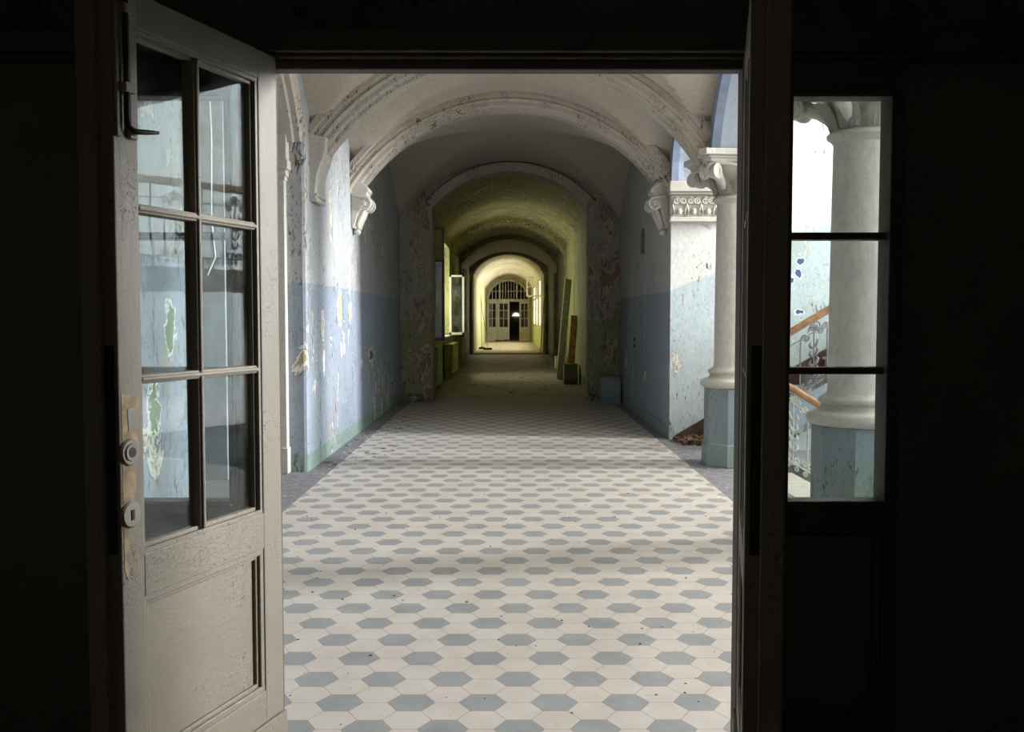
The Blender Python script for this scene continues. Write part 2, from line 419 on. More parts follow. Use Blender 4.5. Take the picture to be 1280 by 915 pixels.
# ------------------------------------------------------------------ floors
bm = NB(); box(bm, -1.745, 1.83, 3.25, 39.0, -.15, 0); struct('floor', bm, M['tile'], 'cream floor tiles with grey blue hexagons down the corridor')
bm = NB(); box(bm, -4.2, -1.745, 3.25, 17.0, -.15, -.002); struct('floor', bm, M['slate'], 'grey slate floor border with plaster dust along the blue wall')
bm = NB(); box(bm, -2.1, -1.745, 17.0, 39.0, -.15, -.002); struct('floor', bm, M['dusty'], 'dusty floor edge under the corridor radiators')
bm = NB(); box(bm, 1.83, 2.40, 3.25, 17.0, -.15, -.002); box(bm, 2.40, 15.0, 3.25, 6.9, -.15, -.002); box(bm, 2.40, 15.0, 9.62, 12.0, -.15, -.002); box(bm, 8.0, 15.0, 6.9, 9.62, -.15, -.002); box(bm, 2.4, 2.72, 9.15, 9.62, -.15, -.002)
struct('floor', bm, M['slate'], 'grey slate floor around the columns')
bm = NB(); box(bm, 2.40, 2.74, 6.9, 9.15, -.17, .0); struct('floor', bm, M['stone'], 'pale stone landing edge at the head of the lower stairs')
bm = NB(); box(bm, 1.83, 2.1, 17.0, 39.0, -.15, -.002); struct('floor', bm, M['dusty'], 'dusty floor edge along the green wall')
bm = NB(); box(bm, -3.5, 3.5, -2.5, 3.25, -.15, -.001); struct('floor', bm, M['room'], 'dark floor of the unlit room before the doors')
bm = NB(); box(bm, -1.9, 1.9, 39.0, 80.0, -.15, .012); struct('floor', bm, M['dusty'], 'dusty littered floor of the bright far bay')
bm = NB(); box(bm, -1.45, 1.45, 38.9, 39.1, -.05, .045); struct('trim_1', bm, M['stone'], 'pale stone threshold before the bright far bay')

# ------------------------------------------------------------------ hall walls
# left: solid, arched recess, solid
pts = [(3.25, -.1), (6.1, -.1), (6.1, 3.2)] + arc(1.55, 3.2, .95, 7.65)[1:-1] + [(9.2, 3.2), (9.2, -.1), (17.2, -.1), (17.2, 5.0), (3.25, 5.0)]
bm = NB(); prism(bm, pts, 'YZ', -2.6, -W); struct('wall_left', bm, M['wall_left'], 'peeling wall, white above and blue below with a green foot', bevel=.035)
# right: arcade carried by columns, then solid
a0 = arc(1.18, ZI, .95, 4.88); a1 = arc(1.42, ZI, .98, 8.0); a2 = arc(.86, ZI, .86, 10.83)
pts = [(3.25, -.1), (3.7, -.1), (3.7, ZI)] + a0[1:-1] + [(6.06, ZI), (6.58, ZI)] + a1[1:-1] + [(9.42, ZI), (9.97, ZI)] + a2[1:-1] + [(11.69, ZI), (11.69, -.1), (17.2, -.1), (17.2, 5.0), (3.25, 5.0)]  # near pier widened, out of view, to keep light off the nearest floor
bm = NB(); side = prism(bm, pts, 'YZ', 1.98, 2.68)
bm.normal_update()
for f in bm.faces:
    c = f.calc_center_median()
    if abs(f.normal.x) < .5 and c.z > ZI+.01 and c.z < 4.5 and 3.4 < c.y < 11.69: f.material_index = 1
    elif abs(f.normal.y) > .9 and 11.6 < c.y < 11.75: f.material_index = 2  # same paint, paler on the window-lit pier flank: light put into the colour
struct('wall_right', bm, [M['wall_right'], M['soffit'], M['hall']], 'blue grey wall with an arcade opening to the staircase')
# blue archivolt bands of the arcade
prof = [(-.045, -.33), (.02, -.33), (.02, -.20), (-.03, -.20)]
for (hw, rise, cy) in ((1.18, .95, 4.88), (1.42, .98, 8.0), (.86, .86, 10.83)):
    bm = NB(); sweep_arch(bm, hw, ZI, rise, cy, 2.33, [(-.05, -.355), (.10, -.355), (.10, -.30), (-.0, -.27), (-.045, -.27)], axis='X')
    struct('trim_2', bm, M['soffit_dark'], 'deep blue band edging the arcade arch')
    bm = NB(); sweep_arch(bm, hw, ZI, rise, cy, 2.33, [(-.03, .0), (.01, .0), (.01, .05), (-.03, .05)], axis='X')
    struct('trim_2', bm, M['soffit_dark'], 'thin blue line along the underside of the arcade arch')
# left recess archivolt
bm = NB(); sweep_arch(bm, 1.55, 3.2, .95, 7.65, -1.98, [(-.10, -.20), (.0, -.20), (.0, .03), (-.03, .05), (-.05, .02), (-.08, .0), (-.08, -.05), (-.10, -.07)], axis='X')
struct('trim_3', bm, M['rib'], 'cream moulded arch over the recess')
# recess enclosure
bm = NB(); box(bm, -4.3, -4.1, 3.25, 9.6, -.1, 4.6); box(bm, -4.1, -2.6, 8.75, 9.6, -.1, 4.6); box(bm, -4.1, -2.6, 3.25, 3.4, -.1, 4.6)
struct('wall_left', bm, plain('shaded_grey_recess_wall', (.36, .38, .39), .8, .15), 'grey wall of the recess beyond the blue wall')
bm = NB(); box(bm, -4.3, -2.6, 3.25, 9.6, 4.6, 4.8); struct('ceiling', bm, M['vault'], 'ceiling of the recess')
bm = NB()
box(bm, -2.22, -2.13, 9.10, 9.2, 0, 2.80); box(bm, -2.235, -2.118, 9.07, 9.2, 0, .25)
for i, (e, z0, z1) in enumerate(((.0, 2.80, 2.84), (.015, 2.84, 2.90), (.035, 2.90, 2.99), (.02, 2.99, 3.6))):
    box(bm, -2.23-e, -2.12+e, 9.09-e, 9.2, z0, z1)
struct('trim_4', bm, M['stucco'], 'narrow cream pilaster with a small cap in the recess', bevel=.006)

# groin vaults
def vault(name, y0, y1, hw, zs, rise, mat, label, cross_rise=None, nx=48, ny=48):
    bm = NB(); cr = cross_rise or rise
    R = (hw*hw+rise*rise)/(2*rise); h = (y1-y0)/2; R2 = (h*h+cr*cr)/(2*cr); ym = (y0+y1)/2
    def zz(x, y):
        a = zs+rise-R+math.sqrt(max(0, R*R-x*x)); b = zs+cr*(1-abs((y-ym)/h)**1.7)
        return max(a, b)
    def sm(i, n): return -math.cos(PI*i/n)
    G_ = [[bm.verts.new((hw*sm(i, nx), ym+h*sm(j, ny), zz(hw*sm(i, nx), ym+h*sm(j, ny)))) for i in range(nx+1)] for j in range(ny+1)]
    T = [[bm.verts.new((v.co.x, v.co.y, 5.0)) for v in (row[0], row[-1])] for row in (G_[0], G_[-1])]
    for j in range(ny):
        for i in range(nx):
            bm.faces.new((G_[j][i], G_[j][i+1], G_[j+1][i+1], G_[j+1][i]))
    bm.faces.new([T[0][0], T[0][1], T[1][1], T[1][0]])
    struct(name, bm, mat, label, smooth=25)
vault('ceiling', 3.25, 6.3, 2.0, 3.2, 1.06, M['vault'], 'cream groin vault just inside the doors')
vault('ceiling', 6.3, 9.7, 2.0, 3.2, 1.06, M['vault'], 'cream groin vault over the arched recess')
vault('ceiling', 9.7, 12.05, 2.0, 3.2, 1.06, M['vault'], 'cream groin vault between the first pair of arches')
vault('ceiling', 12.05, 17.1, 2.0, 3.2, 1.06, M['vault'], 'shadowed groin vault before the green corridor')
bm = NB(); box(bm, -2.6, 2.7, 3.1, 17.6, 5.0, 5.2); struct('ceiling', bm, M['room'], 'upper slab over the vaults')

# transverse ribs
def ribprof(w):
    h = [(.28, -w), (.215, -w),  (.20, -w+.012), (.165, -w+.012), (.16, -w+.04), (.135, -w+.045), (.115, -w+.03), (.095, -w+.045), (.09, -w+.075), (.05, -w+.08), (.035, -w+.10), (.03, -w+.13), (.0, -w+.135)]
    return h + [(a, -b) for a, b in reversed(h)]
for yy, w_, lab in ((9.66, .25, 'moulded cream arch springing from the column capital'), (12.0, .24, 'moulded cream arch between the two carved corbels'), (6.3, .25, 'moulded cream arch above the near column')):
    bm = NB(); sweep_arch(bm, 1.88, 3.03, 1.03, 0.02, yy, ribprof(w_), n=64, stilt=.05); struct('trim_5', bm, M['rib'], lab, smooth=22)

# end wall of the hall with its narrower arch
pts = [(-1.96, -.1), (-1.36, -.1), (-1.36, 3.45)] + arc(1.39, 3.45, .63, .03)[1:-1] + [(1.42, 3.45), (1.42, -.1), (1.99, -.1), (1.99, 5.0), (-1.96, 5.0)]
bm = NB(); prism(bm, pts, 'XZ', 17.0, 17.55); struct('wall_back', bm, M['end'], 'peeling grey olive pier wall at the corridor mouth', bevel=.03)
bm = NB(); sweep_arch(bm, 1.37, 3.45, .63, .03, 16.98, [(.0, -.06), (.15, -.06), (.17, -.03), (.17, .05), (.0, .05)]); struct('trim_6', bm, M['rib'], 'grey moulded arch at the corridor mouth', smooth=35)
bm = NB()
for s in (-1, 1):
    c = .03+s*1.39
    prof_pts = [(0, 3.47), (-.10, 3.47), (-.10, 3.36), (-.07, 3.25), (-.02, 3.15), (0, 3.0)]
    prism(bm, [(c - s*p[0]*.0 + s*(-p[0])*.9, p[1]) for p in prof_pts], 'XZ', 16.93, 17.06)
struct('trim_6', bm, M['rib'], 'curved brackets under the corridor arch')

# ------------------------------------------------------------------ stair hall shell
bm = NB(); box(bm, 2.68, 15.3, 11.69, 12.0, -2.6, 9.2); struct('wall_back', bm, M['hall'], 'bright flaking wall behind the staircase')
WY = [(8.3, 10.5), (4.0, 5.6)]
HX = 15.0
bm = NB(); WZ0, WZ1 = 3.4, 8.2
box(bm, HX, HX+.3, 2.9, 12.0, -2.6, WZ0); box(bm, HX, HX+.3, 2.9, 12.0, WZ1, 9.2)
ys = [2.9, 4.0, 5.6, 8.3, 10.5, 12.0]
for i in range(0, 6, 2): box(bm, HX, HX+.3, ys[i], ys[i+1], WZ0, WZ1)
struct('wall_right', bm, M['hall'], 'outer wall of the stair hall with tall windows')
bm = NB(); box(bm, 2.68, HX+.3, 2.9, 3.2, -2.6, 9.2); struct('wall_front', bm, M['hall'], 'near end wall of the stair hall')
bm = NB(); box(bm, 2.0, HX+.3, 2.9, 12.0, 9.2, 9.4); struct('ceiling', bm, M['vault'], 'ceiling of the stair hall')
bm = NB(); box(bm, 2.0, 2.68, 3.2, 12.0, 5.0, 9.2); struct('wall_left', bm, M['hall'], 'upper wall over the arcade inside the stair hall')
bm = NB(); box(bm, 2.4, 8.3, 6.7, 12.0, -2.8, -2.6); struct('floor', bm, M['slate'], 'basement floor at the foot of the lower stairs')
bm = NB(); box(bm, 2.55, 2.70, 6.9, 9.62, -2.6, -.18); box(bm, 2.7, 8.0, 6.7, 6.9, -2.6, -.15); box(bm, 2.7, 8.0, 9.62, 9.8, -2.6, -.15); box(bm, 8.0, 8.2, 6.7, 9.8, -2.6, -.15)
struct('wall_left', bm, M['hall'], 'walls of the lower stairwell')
for i, (a, b) in enumerate(WY):
    w = thing('window_%d' % (i+1), 'tall window of the stair hall ' + ('facing the columns' if i == 0 else 'nearer the doors, added unseen as weak fill'), 'window', (HX, (a+b)/2, WZ0), kind='structure')
    bm = NB(); hw = (b-a)/2; H = WZ1-WZ0
    for (u0, u1, v0, v1) in ((-hw, -hw+.07, 0, H), (hw-.07, hw, 0, H), (-.04, .04, 0, H), (-hw, hw, 0, .08), (-hw, hw, H-.08, H), (-hw, hw, 3.1, 3.17), (-hw, hw, 1.55, 1.58)):
        box(bm, .1, .16, u0, u1, v0, v1)
    obj('window_frame', bm, M['whiteframe'], w)
    bm = NB(); box(bm, -.06, .12, -hw-.05, hw+.05, -.05, .0); obj('window_sill', bm, M['stone'], w)

# pier impost (carved frieze) at the end of the arcade
def spiral(c, r0, turns, u, v, n=40, rmin=.12, start=0.0, hand=1):
    """points of a spiral of outer radius r0 in plane (u,v), from outside to the eye"""
    out = []
    for i in range(n+1):
        t = i/n; r = r0*(1-(1-rmin)*t); a = start + hand*2*PI*turns*t
        out.append(Vector(c) + Vector(u)*(r*math.cos(a)) + Vector(v)*(r*math.sin(a)))
    return out
fr = thing('trim_7', 'carved impost frieze of scrolls and buds above the stair wall', 'frieze', (2.33, 11.69, 2.66), kind='structure')
bm = NB()
for (e, z0, z1) in ((.10, .0, .03), (.07, .03, .06), (.03, .06, .33), (.09, .33, .36), (.13, .36, .44), (.10, .44, .49)):
    box(bm, -.35-e*.3, .35+e, -e, .02, z0, z1)
obj('moulding', bm, M['stucco'], fr, bevel=.008)
bm = NB()
for k in range(8):
    cx = -.30+k*.087
    hand = 1 if k % 2 else -1
    tube(bm, [p for p in spiral((cx, -.055, .255), .042, 1.6, (1, 0, 0), (0, 0, 1), 26, .15, PI/2, hand)], [.013]*20+[.011]*7, 6)
    tube(bm, [(cx+hand*.042, -.05, .25), (cx+hand*.04, -.05, .2), (cx+hand*.02, -.045, .12), (cx+hand*.035, -.04, .07)], [.012, .013, .01, .006], 6)
obj('scroll', bm, M['stucco'], fr, smooth=60)
for k in range(4):
    bm = NB(); ball(bm, (-.26+k*.174, -.06, .13), .032, (1, .8, 1.15)); obj('bud', bm, M['stucco'], fr, smooth=60)
    bm2 = None

# ------------------------------------------------------------------ columns
def column(cx, cy, label):
    t = thing('stone_column', label, 'column', (cx, cy, 0))
    def octo(bm, ap, z0, z1, c=None):
        r = ap/math.cos(PI/8)
        lathe(bm, [(r, z0), (r, z1)], (0, 0, 0), 8, rot=PI/8)
    bm = NB(); octo(bm, .295, -.002, .20); r = .295/math.cos(PI/8); r2 = .275/math.cos(PI/8)
    lathe(bm, [(r, .20), (r*1.0, .215), (r2, .235)], (0, 0, 0), 8, rot=PI/8)
    obj('plinth', bm, M['plinthpaint'], t, bevel=.006)
    bm = NB(); octo(bm, .275, .20, .79); obj('pedestal', bm, M['pedestal'], t, bevel=.008)
    bm = NB()
    prof = [(.27, .785)]
    for i in range(13):   # lower torus
        a = -PI/2+PI*i/12; prof.append((.285+.05*math.cos(a), .835+.045*math.sin(a)))
    prof += [(.262, .885), (.245, .90), (.235, .925)]
    for i in range(9):
        a = -PI/2+PI*i/8; prof.append((.232+.026*math.cos(a), .953+.024*math.sin(a)))
    prof += [(.222, .985), (.20, 1.005)]
    lathe(bm, prof, (0, 0, 0), 48); obj('base_moulding', bm, M['stucco'], t, smooth=50)
    bm = NB(); lathe(bm, [(.205, 1.0), (.198, 1.03), (.196, 1.5), (.192, 2.1), (.186, 2.66)], (0, 0, 0), 48); obj('shaft', bm, M['shaft'], t, smooth=60)
    bm = NB(); prof = [(.187, 2.64), (.20, 2.655)]
    for i in range(9):
        a = -PI/2+PI*i/8; prof.append((.208+.022*math.cos(a), 2.69+.022*math.sin(a)))
    prof += [(.195, 2.72), (.18, 2.72)]
    lathe(bm, prof, (0, 0, 0), 48); obj('necking', bm, M['stucco'], t, smooth=60)
    bm = NB(); lathe(bm, [(.185, 2.715), (.19, 2.78), (.205, 2.85), (.25, 2.92), (.31, 2.97), (.345, 3.0), (.355, 3.02), (.2, 3.03)], (0, 0, 0), 40)
    cap = obj('capital', bm, M['stucco'], t, smooth=60)
    # abacus with cut corners and hollow sides
    bm = NB()
    for (z0, z1, s) in ((3.015, 3.05, .92), (3.05, 3.075, .97), (3.075, 3.135, 1.06)):
        pts = []
        for q in range(4):
            a0 = PI/2*q
            def R(x, y): return (x*math.cos(a0)-y*math.sin(a0), x*math.sin(a0)+y*math.cos(a0))
            h = .43*s
            pts.append(R(h, -h+.06)); 
            for k in range(1, 8):
                tt = -1+k*.25; pts.append(R(h-.045*(1-tt*tt), (h-.06)*tt))
            pts.append(R(h, h-.06))
        prism(bm, pts, 'XY', z0, z1)
    obj('abacus', bm, M['stucco'], cap, bevel=.006)
    # volutes: two spirals at each corner
    for q in range(4):
        bm = NB(); a0 = PI/2*q
        for s in (-1, 1):
            # face with outward normal n; spiral lies near the end of the face
            n_ = Vector((math.cos(a0+s*PI/4*0), math.sin(a0), 0))
            ang = a0 + (0 if s < 0 else 0)
            n = Vector((math.cos(ang), math.sin(ang), 0)); tdir = Vector((-math.sin(ang), math.cos(ang), 0))*s
            c = n*.36 + tdir*.29 + Vector((0, 0, 2.93))
            sp = spiral(c, .082, 1.9, tdir, (0, 0, 1), 44, .12, PI*.62, -1)
            lead = [n*.33 + tdir*.02 + Vector((0, 0, 2.955)), n*.34 + tdir*.07 + Vector((0, 0, 2.985)), n*.35+tdir*.15+Vector((0, 0, 3.003))]
            pts = lead + sp
            tube(bm, pts, [.012, .015, .018]+[.019-.008*i/44 for i in range(45)], 8)
            ball(bm, c, .022)
        obj('volute', bm, M['stucco'], cap, smooth=60)
    # rolled corner scrolls
    for q in range(4):
        bm = NB(); a = PI/4+PI/2*q; d = Vector((math.cos(a), math.sin(a), 0)); w = Vector((-math.sin(a), math.cos(a), 0))
        c = d*.46+Vector((0, 0, 2.925))
        for k in range(7):
            e = (k-3)/3; rr = .075-.02*(1-abs(e))
            tube(bm, [c+w*(e*.075-.012), c+w*(e*.075+.012)], rr, 14)
        tube(bm, [d*.18+Vector((0, 0, 2.75)), d*.24+Vector((0, 0, 2.83)), d*.31+Vector((0, 0, 2.89)), d*.42+Vector((0, 0, 2.93))], [.03, .04, .05, .05], 8)
        obj('corner_scroll', bm, M['stucco'], cap, smooth=50)
    # leaves
    for q in range(8):
        bm = NB(); a = PI/4*q + PI/8*0
        d = Vector((math.cos(a), math.sin(a), 0)); w = Vector((-math.sin(a), math.cos(a), 0))
        rows = [(0.19, 2.72, .055), (.205, 2.77, .07), (.225, 2.82, .075), (.255, 2.865, .068), (.285, 2.89, .05), (.305, 2.885, .03), (.30, 2.865, .01)]
        L = []
        for i, (r, z, hw) in enumerate(rows):
            ring = []
            for k in range(-4, 5):
                e = k/4; ser = 1+.16*((i+abs(k)) % 2)
                ring.append(bm.verts.new(d*(r+.022*(1-e*e)+.012*(abs(k) % 2)) + w*(hw*e*ser) + Vector((0, 0, z+.012*(abs(k) % 2)))))
            L.append(ring)
        for A, B in zip(L, L[1:]):
            for k in range(8): bm.faces.new((A[k], A[k+1], B[k+1], B[k]))
        res = bmesh.ops.solidify(bm, geom=bm.faces[:], thickness=.012)
        obj('leaf', bm, M['stucco'], cap, smooth=40)
    # flower in the middle of each abacus side
    for q in range(4):
        bm = NB(); a = PI/2*q; d = Vector((math.cos(a), math.sin(a), 0)); w = Vector((-math.sin(a), math.cos(a), 0))
        c = d*.385+Vector((0, 0, 3.05))
        ball(bm, c, .028)
        for k in range(6):
            b = 2*PI*k/6; ball(bm, c+w*.036*math.cos(b)+Vector((0, 0, .036*math.sin(b))), .02)
        obj('flower', bm, M['stucco'], cap, smooth=60)
    return t
column(2.295, 9.70, 'cream column with carved scroll capital and blue green pedestal beside the open door leaf')
column(2.33, 6.32, 'grey cream column with flaking blue pedestal seen through the side window')

# ------------------------------------------------------------------ corbels
def corbel_ornate(x, y, s, label, zt=3.12):
    """s=+1: projects towards +X from the wall at x"""
    t = thing('carved_corbel', label, 'corbel', (x, y, 2.6))
    bm = NB()
    pts = [(0, .02), (s*.03, .0), (s*.05, .05), (s*.075, .13), (s*.10, .22), (s*.13, .30), (s*.17, .36), (s*.20, .40), (s*.20, .44), (s*.22, .46), (s*.22, .50), (s*.15, .56), (0, .60)]
    prism(bm, pts, 'XZ', -.17, .17); obj('bracket', bm, M['stucco'], t, bevel=.012)
    for yy in (-.185, .0, .185):
        bm = NB(); hand = s
        sp = spiral((s*.17, yy, .30), .085, 1.7, (s, 0, 0), (0, 0, 1), 36, .12, PI*.55, -1)
        tube(bm, [(s*.05, yy, .40)]+sp, [.016]+[.022-.008*i/36 for i in range(37)], 8); ball(bm, (s*.17, yy, .30), .03)
        obj('scroll', bm, M['stucco'], t, smooth=60)
    for k in range(4):
        bm = NB(); yy = -.12+k*.08
        tube(bm, [(s*.16, yy, .24), (s*.13, yy, .17), (s*.095, yy, .10), (s*.075, yy, .04), (s*.085, yy, .0)], [.02, .03, .03, .024, .008], 8)
        obj('leaf', bm, M['stucco'], t, smooth=60)
    bm = NB(); ball(bm, (s*.05, 0, -.03), .05, (1, 1.3, .8)); obj('pendant', bm, M['stucco'], t, smooth=60)
    return t
corbel_ornate(-W, 12.0, 1, 'carved scroll corbel on the blue wall under the second arch')
corbel_ornate(1.98, 12.0, -1, 'carved scroll corbel on the grey wall corner beside the stairs opening')
t = thing('plain_corbel', 'plain cream bracket on the blue wall under the first arch', 'corbel', (-W, 9.62, 2.6))
bm = NB(); prism(bm, [(-.02, .04), (.035, .04), (.035, .10), (.05, .12), (.055, .16), (.06, .2), (.075, .3), (.10, .38), (.13, .45), (.15, .52), (.16, .60), (.17, .66), (-.02, .70)], 'XZ', -.22, .22); obj('bracket', bm, M['stucco'], t, bevel=.01)
bm = NB()
for i, (e, z0, z1) in enumerate(((.09, .04, .065), (.075, .065, .09), (.09, .09, .12))): box(bm, -.0, e*.85, -.24, .24, z0, z1)
obj('foot_moulding', bm, M['stucco'], t, bevel=.006)

# ------------------------------------------------------------------ green corridor 17.5 .. 39
CW = 1.6
wins = [(18.7, 20.6), (23.2, 25.7), (28.4, 30.4), (33.2, 36.2)]
WS, WT = 1.02, 3.35
bm = NB(); box(bm, -2.1, -CW, 17.4, 39.2, -.1, WS); box(bm, -2.1, -CW, 17.4, 39.2, WT, 5.0)
e = 17.4
for a, b in wins: box(bm, -2.1, -CW, e, a, WS, WT); e = b
box(bm, -2.1, -CW, e, 39.2, WS, WT)
struct('wall_left', bm, M['olive'], 'olive green wall with deep window openings')
bm = NB()
box(bm, CW, 2.1, 17.4, 18.3, -.1, 5.0); box(bm, CW, 2.1, 18.3, 19.2, 2.45, 5.0); box(bm, CW, 2.1, 19.2, 39.2, -.1, 5.0); box(bm, CW+.22, 2.1, 18.3, 19.2, -.1, 2.45)
struct('wall_right', bm, M['olive'], 'olive green wall peeling along the far corridor')
d = thing('door_1', 'dark narrow door recessed in the olive wall', 'door', (CW+.2, 18.75, 0), kind='structure')
bm = NB(); box(bm, -.03, .02, -.44, .44, 0, 2.44); obj('panel', bm, M['darkwood'], d)
bm = NB(); box(bm, -.05, -.03, -.32, .32, .2, 1.0); box(bm, -.05, -.03, -.32, .32, 1.15, 2.25); obj('moulding', bm, M['darkwood'], d)
def barrel(y0, y1, hw, z0, rise, mat, label):
    bm = NB(); A = arc(hw, z0, rise, 0, 36)
    pts = A + [(hw, 5.0), (-hw, 5.0)]
    prism(bm, pts, 'XZ', y0, y1); struct('ceiling', bm, mat, label, smooth=30)
barrel(17.5, 26.6, CW+.02, 3.5, .72, M['olive_vault'], 'mottled olive barrel vault of the first corridor bay')
barrel(26.6, 31.4, CW+.02, 3.5, .68, M['olive_vault'], 'dark olive barrel vault of the second corridor bay')
barrel(31.4, 39.1, CW+.02, 3.5, .66, M['olive_vault'], 'dark olive barrel vault of the third corridor bay')
for y, hw, lab in ((26.8, 1.46, 'first'), (31.5, 1.42, 'second'), (39.0, 1.38, 'third')):
    bm = NB(); sweep_arch(bm, hw, 3.42, .64, 0, y, [(.3, -.25), (.06, -.25), (.045, -.22), (.01, -.22), (.0, -.19), (.0, .25), (.3, .25)])
    struct('trim_8', bm, M['olive_vault'] if y < 38 else M['rib'], lab+' olive cross arch of the far corridor', smooth=35)
    for s in (-1, 1):
        bm = NB(); prism(bm, [(s*(CW+.05), 2.95), (s*(CW-.04), 2.95), (s*(CW-.05), 3.08), (s*(CW-.02), 3.15), (s*(CW-.06), 3.28), (s*(hw+.02), 3.36), (s*(hw-.02), 3.40), (s*(hw-.0), 3.5), (s*(CW+.05), 3.55)], 'XZ', y-.26, y+.26)
        tag(obj('wall_bracket', bm, M['olive'] if y < 38 else M['rib'], bevel=.01), 'stepped bracket under the %s cross arch on the %s side' % (lab, 'window' if s < 0 else 'doorway'), 'corbel')
        bm = NB(); box(bm, min(s*(CW+.05), s*(CW-.12)), max(s*(CW+.05), s*(CW-.12)), y-.24, y+.24, 0, 2.96)
        if y > 30: struct('trim_9', bm, M['olive'] if y < 38 else M['end'], 'flat pilaster below the cross arch')
        else: bm.free()
# corridor windows with casements
def cor_window(i, a, b, opens, lit):
    w = thing('window_%d' % (4+i), 'tall corridor window ' + ['just past the corridor mouth', 'with the open white casement', 'beyond the open white casement', 'before the bright far bay'][i], 'window', (-2.0, (a+b)/2, WS), kind='structure')
    hw = (b-a)/2; H = WT-WS
    bm = NB()
    for (u0, u1, v0, v1) in ((-hw, -hw+.08, 0, H), (hw-.08, hw, 0, H), (-.05, .05, 0, H), (-hw, hw, 0, .08), (-hw, hw, H-.08, H), (-hw, hw, 1.62, 1.72)):
        box(bm, .0, .08, u0, u1, v0, v1)
    obj('window_frame', bm, M['greyframe'], w, bevel=.01)
    bm = NB(); box(bm, .03, .035, -hw+.05, hw-.05, .05, H-.05); obj('window_pane', bm, M['glass_dark'], w)
    bm = NB(); box(bm, .02, .46, -hw, hw, -.03, .012); obj('window_sill', bm, M['stone'], w)
    for (yy, ang, wd, m, z0, z1) in opens:
        # casement leaf hinged at (x=.40, yy), swung into the corridor by ang from +Y
        c = bpy.data.objects.new('casement', None); 
        bm = NB(); dx, dy = math.cos(ang), math.sin(ang); ux = Vector((dx, dy, 0)); vx = Vector((-dy, dx, 0)); zx = Vector((0, 0, 1))
        def bar(u0, u1, v0, v1): obox(bm, Vector((.40, yy, 0))+ux*((u0+u1)/2)+zx*((v0+v1)/2), ((u1-u0)/2, .022, (v1-v0)/2), (ux, vx, zx))
        bar(0, .055, z0, z1); bar(wd-.055, wd, z0, z1); bar(0, wd, z0, z0+.06); bar(0, wd, z1-.05, z1)
        cs = obj('casement', bm, m, w)
        bm = NB(); obox(bm, Vector((.40, yy, 0))+ux*(wd/2)+zx*((z0+z1)/2), (wd/2-.05, .003, (z1-z0)/2-.05), (ux, vx, zx)); obj('pane', bm, M['glass_dark'], cs)
cor_window(0, *wins[0], [(-.93, .15, .34, M['greyframe'], .02, 1.62), (-.4, .1, .30, M['greyframe'], .02, 2.3)], 1)
cor_window(1, *wins[1], [(1.22, .0, .40, M['whiteframe'], .02, 1.62)], 1)
cor_window(2, *wins[2], [(.95, .0, .24, M['greyframe'], .02, 1.62)], 0)
cor_window(3, *wins[3], [], 0)

# ------------------------------------------------------------------ bright far bay 39 .. 61
bm = NB(); box(bm, -1.9, -1.45, 39.1, 61.2, -.1, 5.0); struct('wall_left', bm, M['yellow'], 'sunlit yellow wall of the far bay')
FW = [(43.5, 47.0), (48.0, 51.5), (52.5, 57.0)]
bm = NB(); box(bm, 1.45, 1.9, 39.1, 61.2, -.1, 1.05); box(bm, 1.45, 1.9, 39.1, 61.2, 3.5, 5.0); e = 39.1
for a, b in FW: box(bm, 1.45, 1.9, e, a, 1.05, 3.5); e = b
box(bm, 1.45, 1.9, e, 61.2, 1.05, 3.5); struct('wall_right', bm, M['yellow'], 'yellow wall of the far bay with bright windows')
barrel(39.1, 61.1, 1.46, 3.2, .95, M['yellow_vault'], 'bright flaking cream vault of the far bay')
for i, (a, b) in enumerate(FW):
    w = thing('window_%d' % (8+i), 'bright white framed window of the far bay, ' + ['next to the leaning boards', 'with a casement swung open', 'next to the far door'][i], 'window', (1.5, (a+b)/2, 1.05), kind='structure')
    hw = (b-a)/2; H = 2.45; bm = NB()
    for (u0, u1, v0, v1) in ((-hw, -hw+.12, 0, H), (hw-.12, hw, 0, H), (-.1, .1, 0, H), (-hw, hw, 0, .08), (-hw, hw, H-.08, H), (-hw, hw, 1.45, 1.55)):
        box(bm, .0, .08, u0, u1, v0, v1)
    obj('window_frame', bm, M['whiteframe'], w)
    if i == 1:
        bm = NB(); yy = -hw; x0, x1 = -.62, -.02
        for (u0, u1, v0, v1) in ((x0, x0+.07, 1.5, 2.5), (x1-.07, x1, 1.5, 2.5), (x0, x1, 1.5, 1.57), (x0, x1, 2.43, 2.5), (x0+.27, x0+.31, 1.5, 2.5), (x0, x1, 1.98, 2.02)):
            box(bm, u0, u1, yy, yy+.05, v0, v1)
        obj('casement', bm, M['whiteframe'], w)

# far double door with fanlight
dr = thing('door_2', 'cream double door with arched fanlight at the corridor end', 'door', (-.03, 61.0, 0), kind='structure')
hw = 1.36; zt = 2.62; DM = M['whiteframe']
bm = NB()
pts = [(-1.46, 0), (-hw, 0), (-hw, zt)] + arc(hw-.0, zt, 1.30)[1:-1] + [(hw, zt), (hw, 0), (1.52, 0), (1.52, 4.6), (-1.46, 4.6)]
prism(bm, pts, 'XZ', .05, .35); obj('surround', bm, M['yellow'], dr)
bm = NB(); sweep_arch(bm, hw-.1, zt, 1.2, 0, .0, [(.0, -.04), (.13, -.04), (.13, .06), (.0, .06)]); box(bm, -hw, hw, -.05, .06, zt-.10, zt+.06); obj('fanlight_frame', bm, DM, dr)
bm = NB()
for x in (-1.02, -.80, -.55, -.5, -.36, -.18, .0, .18, .36, .54, .80, 1.02):
    R_ = hw-.12; top = zt+1.2*math.sqrt(max(0, 1-(x/R_)**2))
    wd = .05 if x in (-.55, .54) else .018
    if abs(x+.5) < .001: continue
    box(bm, x-wd, x+wd, -.02, .02, zt, top)
